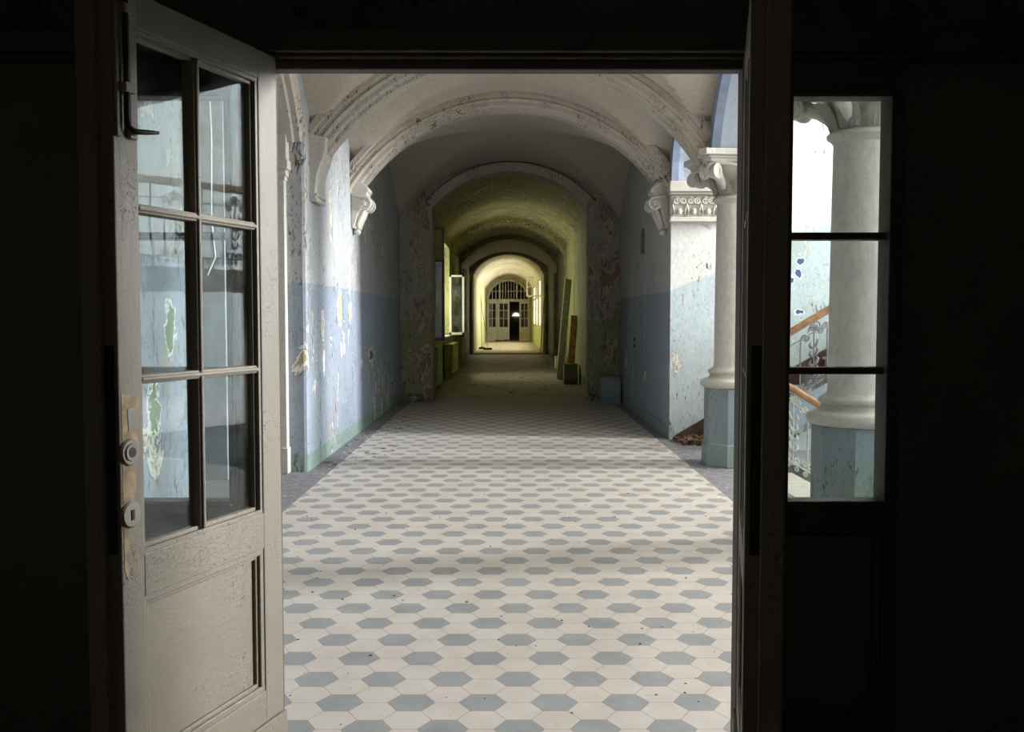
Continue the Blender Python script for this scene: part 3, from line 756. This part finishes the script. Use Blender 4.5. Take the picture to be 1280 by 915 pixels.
box(bm, -1.1, 1.1, -.02, .02, zt+.54, zt+.58); obj('fanlight_bars', bm, DM, dr)
def farleaf(x0, x1, y=.0):
    bm = NB(); z1 = zt-.10
    for (u0, u1, v0, v1) in ((x0, x0+.11, 0, z1), (x1-.11, x1, 0, z1), (x0, x1, 0, .90), (x0, x1, z1-.12, z1), ((x0+x1)/2-.02, (x0+x1)/2+.02, .9, z1), (x0, x1, 1.42, 1.46), (x0, x1, 1.94, 1.98)):
        box(bm, u0, u1, y-.03, y+.02, v0, v1)
    o = obj('door_leaf', bm, DM, dr)
    bm = NB(); box(bm, x0+.14, x1-.14, y-.045, y-.03, .15, .75); obj('panel', bm, DM, o)
    bm = NB(); box(bm, x0+.1, x1-.1, y+.0, y+.004, .88, z1-.1); obj('window_pane', bm, M['glass_dark'], o)
farleaf(-hw, -.70); farleaf(-.68, .07); farleaf(.70, hw)
# dark space behind it with a small lit arched window
bm = NB(); box(bm, -2.5, -2.3, 61.3, 78, -.1, 4.5); box(bm, 2.3, 2.5, 61.3, 78, -.1, 4.5); box(bm, -2.5, 2.5, 61.3, 78, 4.4, 4.6); struct('wall_back', bm, M['room'], 'dark room beyond the far door')
bm = NB(); box(bm, -2.5, 2.5, 78, 78.2, -.1, 4.5); struct('wall_back', bm, M['room'], 'dark end wall beyond the far door')
bm = NB(); prism(bm, [(.28, 1.62), (.90, 1.62)] + arc(.31, 1.66, .24, .59, 12)[::-1], 'XZ', 77.9, 77.98); struct('window_11', bm, M['glow'], 'tiny lit arched window in the dark beyond the far door')

# ------------------------------------------------------------------ things in the corridor
def radiator(y0, y1, x0, x1, zt, label, group=None):
    t = thing('radiator', label, 'radiator', ((x0+x1)/2, (y0+y1)/2, 0))
    w = (x1-x0)/2; L = (y1-y0)/2; n = max(4, int((y1-y0)/.12))
    for k in range(n):
        bm = NB(); c = -L+(k+.5)*2*L/n; h = L/n*.86
        box(bm, -w+.02, w-.01, c-h, c+h, .13, zt-.01)
        obj('radiator_section', bm, M['green_metal'], t, bevel=.012)
    bm = NB(); box(bm, -w+.01, w-.02, -L, L, zt-.03, zt); obj('top_cover', bm, M['green_metal'], t, bevel=.006)
    bm = NB(); tube(bm, [(-w+.08, -L-.0, .2), (-w+.08, -L-.12, .2), (-w+.08, -L-.12, 0)], .02, 8); obj('pipe', bm, M['green_metal'], t)
    for s in (-1, 1):
        bm = NB(); box(bm, -.03, .03, s*(L-.1)-.03, s*(L-.1)+.03, 0, .14); obj('foot', bm, M['green_metal'], t)
    return t
radiator(18.9, 20.3, -1.58, -1.40, .92, 'dark green radiator just past the corridor mouth', None)
radiator(22.9, 25.3, -1.58, -1.34, .86, 'green radiator below the open white casement')
radiator(28.5, 30.3, -1.58, -1.38, .9, 'shadowed green radiator beyond the open white casement')
def plinth(x0, x1, y0, y1, h, mat, label):
    t = thing('plinth_block', label, 'plinth', ((x0+x1)/2, (y0+y1)/2, 0))
    a, b = (x1-x0)/2, (y1-y0)/2
    bm = NB(); box(bm, -a, a, -b, b, 0, h-.03); obj('block', bm, mat, t, bevel=.01)
    bm = NB(); box(bm, -a-.008, a+.008, -b-.008, b+.008, h-.03, h); obj('top_slab', bm, mat, t, bevel=.008)
plinth(1.60, 1.94, 16.45, 16.95, .47, M['blue_box'], 'blue grey block at the foot of the pier by the corridor mouth')
plinth(1.24, 1.54, 21.3, 21.7, .46, M['olive_box'], 'dark olive block under the leaning orange board')
plinth(1.25, 1.53, 25.6, 26.0, .45, M['green_box'], 'bright green block beyond the leaning boards')
def board(name, p0, p1, w, th, mat, label, wdir=(0, 1, 0)):
    p0, p1 = Vector(p0), Vector(p1); ax = (p1-p0); L = ax.length; ax.normalize()
    wv = Vector(wdir); wv = (wv-ax*wv.dot(ax)).normalized(); tv = ax.cross(wv)
    bm = NB(); obox(bm, (p0+p1)/2, (L/2, w/2, th/2), (ax, wv, tv)); return tag(obj(name, bm, mat, bevel=.004), label, 'board')
board('wooden_board', (1.22, 22.9, .01), (1.47, 23.6, 2.45), .20, .03, M['wood_green'], 'long grey green board leaning on the olive wall', (1, .7, 0))
board('wooden_board', (1.42, 22.15, .01), (1.54, 22.3, 1.55), .16, .025, M['wood_raw'], 'short orange timber board leaning behind the dark block', (1, 0, 0))
board('wooden_board', (1.26, 38.3, .01), (1.44, 38.55, 2.3), .16, .03, M['wood_pale'], 'pale board leaning by the bright far bay')
board('wooden_board', (1.38, 38.0, .01), (1.46, 38.4, 2.35), .10, .03, M['wood_pale'], 'thin pale batten beside the board at the far bay')
def broom(p0, p1, label, hw_=.2):
    t = thing('broom', label, 'broom', p0); d = Vector(p1)-Vector(p0)
    bm = NB(); tube(bm, [Vector((0, 0, .08)), d], .016, 8); obj('handle', bm, M['pole'], t)
    bm = NB(); box(bm, -hw_, hw_, -.08, .08, 0, .09); obj('brush_head', bm, M['bristle'], t, bevel=.02)
broom((-.98, 44.0, .014), (-1.38, 47.5, 2.35), 'broom with black head leaning on the yellow wall, handle tilted')
broom((-1.28, 45.2, .014), (-1.38, 47.0, 2.6), 'broom with black head leaning upright in the yellow corner', .14)
bm = NB(); 
for k in range(7): ball(bm, (-.75+.12*k+random.uniform(-.03, .03), 60.0+random.uniform(-.2, .2), .06), random.uniform(.07, .11), (1.2, 1, .7), 6, 4)
tag(obj('brick_rubble', bm, M['red_brick']), 'small heap of red brick rubble before the far door', 'rubble', kind='stuff')

# door in the blue right wall
d = thing('door_3', 'flush blue grey door in the shaded wall', 'door', (1.98, 14.4, 0), kind='structure')
bm = NB(); box(bm, -.03, .02, -.66, -.56, 0, 2.36); box(bm, -.03, .02, .56, .66, 0, 2.36); box(bm, -.03, .02, -.66, .66, 2.30, 2.40); obj('casing', bm, M['wall_right'], d, bevel=.006)
bm = NB(); box(bm, -.012, .02, -.56, .56, .01, 2.30); obj('door_panel', bm, M['wall_right'], d)
for z in (1.07, 1.16):
    bm = NB(); tube(bm, [(-.03, .44, z), (.0, .44, z)], .028, 12); obj('lock_hole', bm, M['black'], d)
bm = NB(); box(bm, 1.972, 1.985, 11.75, 13.74, 0, .16); box(bm, 1.972, 1.985, 15.06, 16.45, 0, .16); struct('baseboard_right', bm, M['wall_right'], 'low skirting along the shaded wall')
bm = NB(); prism(bm, [(13.95, 2.44), (14.25, 2.44)]+arc(.15, 2.66, .15, 14.1, 12)[::-1], 'YZ', 1.965, 1.985); struct('trim_10', bm, M['olive_box'], 'small blind arched niche above the flush door')

# ------------------------------------------------------------------ staircases
def flight(name, label, x0, z0, n, tread, rise, y0, y1, mat, up=True):
    t = thing(name, label, 'staircase', (x0, (y0+y1)/2, z0)); h = (y1-y0)/2; s = 1 if up else -1
    for k in range(n):
        bm = NB()
        if up:
            box(bm, k*tread, (k+1)*tread, -h, h, (k)*rise-.14 if k else 0.0, (k+1)*rise-.03); box(bm, k*tread-.03, (k+1)*tread, -h-.02, h, (k+1)*rise-.03, (k+1)*rise)
        else:
            box(bm, k*tread, (k+1)*tread+.02, -h, h, -(k+1)*rise-.2, -(k+1)*rise-.03); box(bm, k*tread, (k+1)*tread+.03, -h, h, -(k+1)*rise-.03, -(k+1)*rise)
        obj('step', bm, mat, t, bevel=.006)
    return t
TR, RI = .285, .17
up = flight('staircase', 'grey stone stairs rising along the bright stair wall', 2.45, 0, 12, TR, RI, 10.62, 11.675, M['stairstone'])
bm = NB(); sl = RI/TR
prism(bm, [(-.02, .0), (.30, .0), (12*TR, 12*RI-.22), (12*TR, 12*RI+.02), (.0, .16)], 'XZ', -.60, -.54); obj('stringer', bm, M['stringer'], up)
bm = NB(); prism(bm, [(-.44, .0), (-.40, .05), (.02, .30), (12*TR, 12*RI+.22), (12*TR, 12*RI-.1), (.25, .02), (.0, .0)], 'XZ', .50, .533); 
_o = struct('baseboard_back', bm, M['maroon'], 'dark maroon skirting climbing beside the rising stairs'); _o.location = (2.45, 11.155, 0)
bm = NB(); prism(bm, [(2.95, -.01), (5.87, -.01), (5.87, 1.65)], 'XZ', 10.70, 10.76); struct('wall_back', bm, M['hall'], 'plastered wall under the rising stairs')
bm = NB(); box(bm, 5.87, 8.0, 6.0, 11.69, 1.84, 2.04); struct('floor', bm, M['stairstone'], 'upper stair landing by the windows')
dn = flight('staircase', 'stone stairs going down beyond the pale landing', 2.74, 0, 14, TR, RI, 6.95, 9.5, M['stairstone'], up=False)

def balustrade(label, p0, L, slope, y, base, mat, axis='X', rail_h=.80, pat=0, newel=True):
    """p0: start coordinate along axis; base: height of the bottom rail at the start; y: the other coordinate"""
    t = thing('stair_balustrade', label, 'balustrade', (p0, y, base) if axis == 'X' else (y, p0, base))
    A = Vector((1, 0, 0)) if axis == 'X' else Vector((0, 1, 0)); N = Vector((0, 1, 0)) if axis == 'X' else Vector((1, 0, 0))
    def P(u, v, n=0.0): return A*u + Vector((0, 0, v+slope*u)) + N*n
    def bar(u0, v0, u1, v1, hw, ht, m, name):
        bm = NB(); a, b = P(u0, v0), P(u1, v1); ax = (b-a); Ln = ax.length; ax.normalize(); up_ = N.cross(ax).normalized()
        obox(bm, (a+b)/2, (Ln/2, hw, ht), (ax, N, up_)); return obj(name, bm, m, t, bevel=.004)
    bm = NB()   # moulded handrail
    ax = (P(L, rail_h)-P(0, rail_h)).normalized(); up_ = N.cross(ax); up_ = up_ if up_.z > 0 else -up_
    prof = [(-.035, -.03), (-.02, -.035), (.02, -.035), (.035, -.03), (.04, -.005), (.034, .02), (.015, .034), (-.015, .034), (-.034, .02), (-.04, -.005)]
    R0 = [bm.verts.new(P(-.03, rail_h)+N*a+up_*b) for a, b in prof]; R1 = [bm.verts.new(P(L, rail_h)+N*a+up_*b) for a, b in prof]
    for k in range(10): bm.faces.new((R0[k], R0[(k+1) % 10], R1[(k+1) % 10], R1[k]))
    bm.faces.new(R0[::-1]); bm.faces.new(R1); obj('handrail', bm, M['handrail'], t, smooth=50, label='brown wooden handrail')
    bar(0, rail_h-.045, L, rail_h-.045, .012, .008, mat, 'top_rail'); bar(0, 0, L, 0, .014, .012, mat, 'bottom_rail'); bar(0, .60, L, .60, .006, .006, mat, 'middle_rail')
    step = .15; n = int(L/step)
    E = lambda u, v: P(u, v)
    for k in range(n+1):
        u = k*step+.02; bm = NB(); ph = (k+pat) % 5
        if ph in (0, 4):          # plain post with foot
            tube(bm, [E(u, -.12), E(u, rail_h-.04)], .010, 6); ball(bm, E(u, .60), .018, u=8, v=6); ball(bm, E(u, .1), .016, u=8, v=6)
            obj('baluster', bm, mat, t, smooth=60); continue
        if ph in (1, 3):          # twisted bar with scroll head and scroll foot
            tube(bm, [E(u, .0), E(u, .58)], .009, 6)
            sh = 1 if ph == 1 else -1
            pts = [E(u, .50)] + [E(u+sh*(.032+.032*math.cos(a)*(1-.35*q)), .60+.032*math.sin(a)*(1-.35*q)) for q, a in [(i/14, PI-i/14*1.5*2*PI*.9) for i in range(15)]]
            tube(bm, pts, .0095, 5)
            for q in (-1, 1):
                pts = [E(u+q*(.028+.026*math.cos(a)*(1-.4*i_)), .055+.03*math.sin(a)*(1-.4*i_)) for i_, a in [(i/12, PI+i/12*2.6*PI) for i in range(13)]]
                tube(bm, pts, .0095, 5)
            obj('baluster', bm, mat, t, smooth=60); continue
        # plant ornament: stem, leaf pairs, shell head
        tube(bm, [E(u, 0), E(u, .62)], .008, 6)
        for j in range(4):
            v = .12+j*.10
            for q in (-1, 1):
                pts = [E(u, v), E(u+q*.03, v+.02), E(u+q*.048, v+.055), E(u+q*.035, v+.085)]
                tube(bm, pts, [.008, .018, .016, .006], 6)
        for j in range(7):
            a = PI*(j/6); c = E(u, .62)
            d_ = A*math.cos(a)*.055+Vector((0, 0, .068*math.sin(a)))
            tube(bm, [c, c+d_*.5, c+d_], [.006, .012, .010], 6)
        for q in (-1, 1):
            pts = [E(u+q*(.075+.026*math.cos(a)*(1-.4*i_)), .57+.028*math.sin(a)*(1-.4*i_)) for i_, a in [(i/14, (PI/2 if q > 0 else PI/2)-q*i/14*3.0*PI) for i in range(15)]]
            tube(bm, pts, .0105, 5)
            pts = [E(u+q*(.045+.03*math.cos(a)*(1-.5*i_)), .045+.03*math.sin(a)*(1-.5*i_)) for i_, a in [(i/12, (PI/2)-q*i/12*2.6*PI) for i in range(13)]]
            tube(bm, pts, .011, 5)
        pts = [E(u+.068*math.cos(a), .62+.085*math.sin(a)) for a in [PI*i/14 for i in range(15)]]
        tube(bm, pts, .0095, 5)
        obj('plant_ornament', bm, mat, t, smooth=60)
    # running wave under the bottom rail
    m_ = int(L/.09); me_ = None
    for k in range(m_):
        u = k*.09+.03
        if me_ is None:
            bm = NB(); pts = [P(.022*math.cos(a)*(1-.4*i_), -.045+.025*math.sin(a)*(1-.4*i_)) for i_, a in [(i/10, PI/2-i/10*2.4*PI) for i in range(11)]]
            tube(bm, pts, .0095, 5); so = obj('running_scroll', bm, mat, t, smooth=60); me_ = so.data
        else:
            so = bpy.data.objects.new('running_scroll', me_); COL.objects.link(so); so.parent = t
        so.location = P(u, 0)
    if newel:
        bm = NB(); tube(bm, [P(-.02, -.25), P(-.02, rail_h+.03)], .022, 10); ball(bm, P(-.02, rail_h+.06), .035); obj('newel_post', bm, mat, t, smooth=60)
    return t
balustrade('grey iron balustrade of the rising stairs behind the column', 2.50, 3.3, .60, 10.66, .19, M['iron'], rail_h=.76, pat=1)
balustrade('cream iron balustrade sloping down beside the pale landing', 2.70, 2.6, -.60, 9.56, .14, M['iron_white'], rail_h=.74, pat=1)
balustrade('grey iron balustrade along the upper window landing', 6.0, 4.6, .0, 5.95, 2.16, M['iron'], axis='Y', rail_h=.80, newel=False)

# rubble at the foot of the stairs
bm = NB()
for k in range(70):
    x = random.uniform(2.03, 2.40); y = random.uniform(11.1, 11.6); s = random.uniform(.01, .045)
    obox(bm, (x, y, s*.6+.03*random.random()), (s, s*random.uniform(.4, 1), s*random.uniform(.3, .7)), [Vector(v) for v in Matrix.Rotation(random.uniform(0, 3), 3, random.choice('XYZ'))])
tag(obj('rubble_pile', bm, M['rubble']), 'brown rubble at the foot of the rising stairs', 'rubble', kind='stuff')
def chips(n, xr, yr, smin, smax, mat, label):
    bm = NB()
    for k in range(n):
        x = random.uniform(*xr); y = random.uniform(*yr); s = random.uniform(smin, smax); a = random.uniform(0, PI)
        pts = [(x+s*random.uniform(.5, 1)*math.cos(a+q*2*PI/5), y+s*random.uniform(.5, 1)*math.sin(a+q*2*PI/5)) for q in range(5)]
        z0 = .001; prism(bm, pts, 'XY', z0, z0+random.uniform(.001, .005))
    tag(obj('paint_flakes', bm, mat), label, 'paint flakes', kind='stuff')
chips(160, (-1.94, -1.5), (7.5, 16.9), .006, .022, M['flake'], 'pale paint flakes fallen along the blue wall')
chips(60, (-1.9, -1.3), (9.3, 16.9), .01, .05, M['rubble'], 'brown plaster crumbs along the blue wall')
chips(90, (1.7, 2.3), (8.2, 11.6), .005, .018, M['flake'], 'pale paint flakes around the column foot')
chips(110, (-1.6, 1.6), (3.4, 10), .003, .009, M['rubble'], 'dark specks of dirt on the tiles')
chips(60, (-1.6, 1.6), (3.4, 9), .003, .008, M['flake'], 'white specks of paint on the tiles')
chips(90, (-1.3, 1.3), (17.5, 38), .02, .09, M['rubble'], 'dark litter on the corridor floor')
chips(60, (-1.2, 1.2), (40, 60), .03, .10, M['rubble'], 'dark litter on the bright bay floor')

# hanging cable in the recess
bm = NB(); tube(bm, [(-2.46, 7.9, 4.6), (-2.46, 7.9, 3.6), (-2.44, 7.9, 3.0), (-2.45, 7.9, 2.3), (-2.43, 7.92, 2.0), (-2.49, 7.9, 1.85)], .009, 6)
tag(obj('hanging_cable', bm, M['cable'], smooth=60), 'thin white cable hanging in the recess behind the glazed door', 'cable')

# ------------------------------------------------------------------ the dark room and the door partition
PY0, PY1 = 3.06, 3.16
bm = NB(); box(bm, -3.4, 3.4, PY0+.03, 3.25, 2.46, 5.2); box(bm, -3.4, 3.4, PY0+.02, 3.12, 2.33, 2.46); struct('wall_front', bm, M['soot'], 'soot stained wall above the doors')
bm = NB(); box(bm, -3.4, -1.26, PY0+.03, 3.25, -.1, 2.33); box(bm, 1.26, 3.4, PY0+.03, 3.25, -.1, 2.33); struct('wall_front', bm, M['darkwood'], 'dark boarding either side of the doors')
bm = NB(); box(bm, -3.5, -3.3, -2.5, 3.25, -.1, 4.2); struct('wall_left', bm, M['room'], 'dark side wall of the near room')
bm = NB(); box(bm, 3.3, 3.5, -2.5, 3.25, -.1, 4.2); struct('wall_right', bm, M['room'], 'dark side wall of the near room by the staircase')
bm = NB(); box(bm, -3.5, 3.5, -2.7, -2.5, -.1, 4.2); struct('wall_back', bm, M['room'], 'dark wall behind the viewer')
bm = NB(); box(bm, -3.5, 3.5, -2.7, 3.1, 4.2, 4.4); struct('ceiling', bm, M['room'], 'dark ceiling of the near room')
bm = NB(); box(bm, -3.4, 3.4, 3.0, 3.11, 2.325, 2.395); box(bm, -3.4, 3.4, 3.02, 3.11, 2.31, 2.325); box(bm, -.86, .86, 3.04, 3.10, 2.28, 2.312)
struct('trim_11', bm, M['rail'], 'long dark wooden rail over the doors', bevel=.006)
def jamb(s):
    bm = NB(); a, b = (.736, .875) if s > 0 else (-.875, -.743)
    box(bm, a, b, 3.03, 3.10, -.1, 2.33); struct('trim_12', bm, M['rail'], 'dark post between the opening and the %s side window' % ('far' if s < 0 else 'column'), bevel=.006)
jamb(1); jamb(-1)
def sidelight(s, label):
    i = 13 if s > 0 else 12
    w = thing('window_%d' % i, label, 'window', (s*1.055, 3.10, 0), kind='structure')
    gw = .1615
    bm = NB()
    for (u0, u1, v0, v1) in ((-.205, -gw, 0, 2.33), (gw, .205, 0, 2.33), (-.205, .205, 2.205, 2.33), (-.205, .205, .80, .902), (-.205, .205, -.05, .20)):
        box(bm, u0, u1, -.05, .05, v0, v1)
    obj('frame', bm, M['rail'], w, bevel=.004)
    bm = NB()
    for (u0, u1, v0, v1) in ((-gw-.012, -gw+.006, .90, 2.21), (gw-.006, gw+.012, .90, 2.21), (-gw, gw, 2.197, 2.215), (-gw, gw, .892, .908)):
        box(bm, u0, u1, -.062, -.02, v0, v1)
    obj('moulding', bm, M['rail'], w, bevel=.004)
    bm = NB()
    for z in (1.762, 1.328): box(bm, -gw, gw, -.03, .03, z-.0115, z+.0115)
    obj('glazing_bar', bm, M['rail'], w, bevel=.005)
    for z0, z1 in ((.90, 1.317), (1.339, 1.751), (1.773, 2.205)):
        bm = NB(); box(bm, -gw, gw, .0, .003, z0, z1); obj('pane', bm, M['glass'], w)
    bm = NB(); box(bm, -gw-.01, gw+.01, -.0, .02, .18, .82)
    obj('panel', bm, M['darkwood'], w)
    bm = NB()
    for (u0, u1, v0, v1) in ((-gw, -gw+.02, .2, .79), (gw-.02, gw, .2, .79), (-gw, gw, .77, .79), (-gw, gw, .2, .22)): box(bm, u0, u1, -.02, .01, v0, v1)
    obj('panel_moulding', bm, M['darkwood'], w, bevel=.004)
sidelight(1, 'dark framed side window of three panes showing the column and stairs')
sidelight(-1, 'dark framed side window behind the glazed door leaf')

def leaf(name, label, loc, phi, s, L, glass_col_bar=True, face_mat=None):
    """local x from the hinge to the lock edge, body on the side y = 0 .. -s*T, visible face at y=0"""
    T = .075; lf = thing(name, label, 'door', (loc[0], loc[1], 0.012), phi, kind='structure')
    def b(bm, u0, u1, d0, d1, z0, z1):
        y0, y1 = sorted((-s*d0, -s*d1)); box(bm, u0, u1, y0, y1, z0, z1)
    Z1 = 2.30; g0, g1 = .112, .63*L/.72; gz0, gz1 = .895, 2.20; pz0, pz1 = .335, .76
    bm = NB(); b(bm, 0, g0-.012, 0, T, 0, Z1); obj('hinge_stile', bm, M['door_v'], lf, bevel=.004)
    bm = NB(); b(bm, g1+.008, L, 0, T, 0, Z1); b(bm, L, L+.018, T*.5, T*1.25, 0, Z1); obj('lock_stile', bm, M['door_v'], lf, bevel=.004)
    bm = NB(); b(bm, g0-.012, g1+.008, 0, T, gz1+.012, Z1); obj('top_rail', bm, M['door'], lf, bevel=.003)
    bm = NB(); b(bm, g0-.012, g1+.008, 0, T, pz1+.012, gz0-.012); obj('middle_rail', bm, M['door'], lf, bevel=.003)
    bm = NB(); b(bm, g0-.012, g1+.008, 0, T, 0, pz0-.012); b(bm, 0.0, L, -.012, 0, 0, .225); obj('bottom_rail', bm, M['door'], lf, bevel=.003)
    # glazing mouldings: small stepped frame around the glass and the bars
    bm = NB()
    for d0, d1, e in ((.004, .030, .0), (.016, .036, .010)):
        b(bm, g0-.014, g0-.0+e, d0, d1, gz0-.014, gz1+.014); b(bm, g1-e, g1+.010, d0, d1, gz0-.014, gz1+.014)
        b(bm, g0-.014, g1+.01, d0, d1, gz1-e, gz1+.014); b(bm, g0-.014, g1+.01, d0, d1, gz0-.014, gz0+e)
    b(bm, g0-.014, g0, .03, T, gz0, gz1); b(bm, g1, g1+.01, .03, T, gz0, gz1)
    obj('glazing_moulding', bm, M['door'], lf, bevel=.002)
    for z in (1.765, 1.33):
        bm = NB(); b(bm, g0, g1, .008, .050, z-.012, z+.012); b(bm, g0, g1, .002, .02, z-.006, z+.006); obj('glazing_bar', bm, M['door'], lf, bevel=.005)
    vb = .385*L/.72
    bm = NB(); b(bm, vb-.012, vb+.012, .008, .050, gz0, gz1); b(bm, vb-.006, vb+.006, .002, .02, gz0, gz1); obj('glazing_bar', bm, M['door_v'], lf, bevel=.005)
    zs = [gz0, 1.33, 1.765, gz1]
    for a in range(3):
        for (u0, u1) in ((g0, vb-.01), (vb+.01, g1)):
            bm = NB(); b(bm, u0, u1, .030, .033, zs[a]+.008, zs[a+1]-.008); obj('pane', bm, M['glass'], lf)
    # lower panel
    bm = NB(); b(bm, g0-.02, g1+.02, .022, .05, pz0-.02, pz1+.02); obj('panel', bm, M['door'], lf)
    bm = NB()
    for d0, e in ((.004, .0), (.013, .012)):
        b(bm, g0-.014, g0+.006+e, d0, .03, pz0-.014, pz1+.014); b(bm, g1-.006-e, g1+.01, d0, .03, pz0-.014, pz1+.014)
        b(bm, g0-.014, g1+.01, d0, .03, pz1-.006-e, pz1+.014); b(bm, g0-.014, g1+.01, d0, .03, pz0-.014, pz0+.006+e)
    obj('panel_moulding', bm, M['door'], lf, bevel=.003)
    # lock plates on the edge
    bm = NB(); b(bm, L+.0005, L+.004, .012, T*.48, .90, 1.42); obj('lock_plate', bm, M['black'], lf)
    bm = NB(); b(bm, L+.003, L+.012, .02, T*.42, 1.09, 1.14); b(bm, L+.003, L+.010, .02, T*.42, .98, 1.03); obj('latch', bm, M['black'], lf, bevel=.002)
    return lf, b
phi = math.radians(180+71.1)
L1, b1 = leaf('door_4', 'open cream glazed door leaf with cracked paint and six panes', (-.727, 3.02), phi, 1, .72)
# escutcheons (round plates) and flaked patch
for z, name in ((1.152, 'round_socket'), (.995, 'keyhole_plate')):
    bm = NB(); c = (.688, 0, z)
    tube(bm, [(c[0], .0, z), (c[0], .004, z), (c[0], .008, z)], [.034, .034, .030], 28)
    if name == 'round_socket':
        rings = []
        tube(bm, [(c[0], .006, z), (c[0], .0115, z)], [.023, .021], 24)
    e = obj(name, bm, M['porcelain'], L1, smooth=40)
    bm = NB()
    if name == 'round_socket': tube(bm, [(c[0], .009, z), (c[0], .0125, z)], .0125, 18)
    else: box(bm, c[0]-.004, c[0]+.004, .006, .0095, z-.014, z+.012)
    obj('hole', bm, M['black'], e)
bm = NB(); 
pz = [(.645, 1.285), (.712, 1.30), (.712, .86), (.70, .83), (.694, .92), (.688, 1.0), (.664, 1.06), (.668, 1.12), (.650, 1.15), (.655, 1.22)]
prism(bm, pz, 'XZ', -.001, .0012); obj('bare_patch', bm, M['cremone'], L1, label='ochre bare wood where paint is gone')
bm = NB(); prism(bm, [(.660, 1.20), (.690, 1.205), (.692, 1.26), (.662, 1.268)], 'XZ', .001, .0025); obj('paper_scrap', bm, M['porcelain'], L1, label='pale paper scrap')
# surface bolt at the top of the lock stile
bm = NB(); box(bm, .645, .672, .0, .012, 1.93, 2.296); obj('bolt_case', bm, M['bolt'], L1, bevel=.003)
bm = NB(); tube(bm, [(.690, .018, 2.29), (.690, .018, 2.10), (.690, .018, 1.98), (.688, .02, 1.955), (.675, .028, 1.945), (.648, .034, 1.948), (.60, .036, 1.955)], [.007]*4+[.0075, .007, .004], 10); obj('bolt_rod', bm, M['black'], L1, smooth=60)
bm = NB(); box(bm, .697, .716, .0, .010, 1.93, 2.296); obj('bolt_case', bm, M['bolt'], L1, bevel=.003)
for z in (2.24, 2.05):
    bm = NB(); box(bm, .664, .702, .0, .026, z-.012, z+.012); obj('staple', bm, M['bolt'], L1, bevel=.003)
phi2 = math.atan2(-.976, -.2175)
L2, b2 = leaf('door_5', 'open glazed door leaf seen almost edge on beside the column', (.737, 3.02), phi2, -1, .70)

# ------------------------------------------------------------------ lights and sky
def area(name, loc, rot, sx, sy, power, col=(1, 1, 1), spread=PI):
    l = bpy.data.lights.new(name, 'AREA'); l.shape = 'RECTANGLE'; l.size = sx; l.size_y = sy; l.energy = power; l.color = col; l.spread = spread
    o = bpy.data.objects.new(name, l); COL.objects.link(o); o.location = loc; o.rotation_euler = rot
    return o
H_ = WZ1-WZ0
pw = [8300, 480]  # second window is unseen, added as weak fill for columns and door leaf
for i, (a, b) in enumerate(WY):
    area('daylight', (HX+.35, (a+b)/2, (WZ0+WZ1)/2), (0, PI/2, 0), H_, b-a, pw[i], (.95, .965, 1.0))
for i, ((a, b), p) in enumerate(zip(wins, (14, 230, 14, 20))):
    area('daylight', (-2.3, (a+b)/2, (WS+WT)/2), (0, -PI/2, 0), WT-WS, b-a, p, (1, .96, .80))
for a, b in FW:
    area('daylight', (2.2, (a+b)/2, 2.3), (0, PI/2, 0), 2.4, b-a, 290, (1, .95, .82))
area('added_room_fill', (0, -2.3, 2.2), (PI/2, 0, 0), 1.6, 1.2, 3.2, (1, .93, .82))  # unseen fill added behind the camera to lift the dark room
wd = bpy.data.worlds.new('sky'); SC.world = wd; wd.use_nodes = True
nt = wd.node_tree; bg = nt.nodes['Background']; sk = nt.nodes.new('ShaderNodeTexSky'); sk.sky_type = 'HOSEK_WILKIE'
sk.sun_direction = (.3, -.2, .9); sk.turbidity = 6
nt.links.new(sk.outputs[0], bg.inputs[0]); bg.inputs[1].default_value = .5

# ------------------------------------------------------------------ camera
cam = bpy.data.cameras.new('camera'); co = bpy.data.objects.new('camera', cam); COL.objects.link(co)
cam.sensor_width = 36; cam.sensor_fit = 'HORIZONTAL'; cam.lens = 1190/1280*36; cam.clip_end = 200; cam.clip_start = .05
co.location = (0, 0, 1.5); co.rotation_euler = (math.radians(90-2.91), 0, math.radians(-.19))
SC.camera = co
vs = SC.view_settings; vs.view_transform = 'Standard'; vs.look = 'None'; vs.gamma = 1; vs.use_curve_mapping = False; vs.exposure = 0.0
cy = SC.cycles; cy.use_denoising = True; cy.max_bounces = 10; cy.diffuse_bounces = 6; cy.glossy_bounces = 5; cy.transparent_max_bounces = 16; cy.sample_clamp_indirect = 8
cy.caustics_reflective = False; cy.caustics_refractive = False
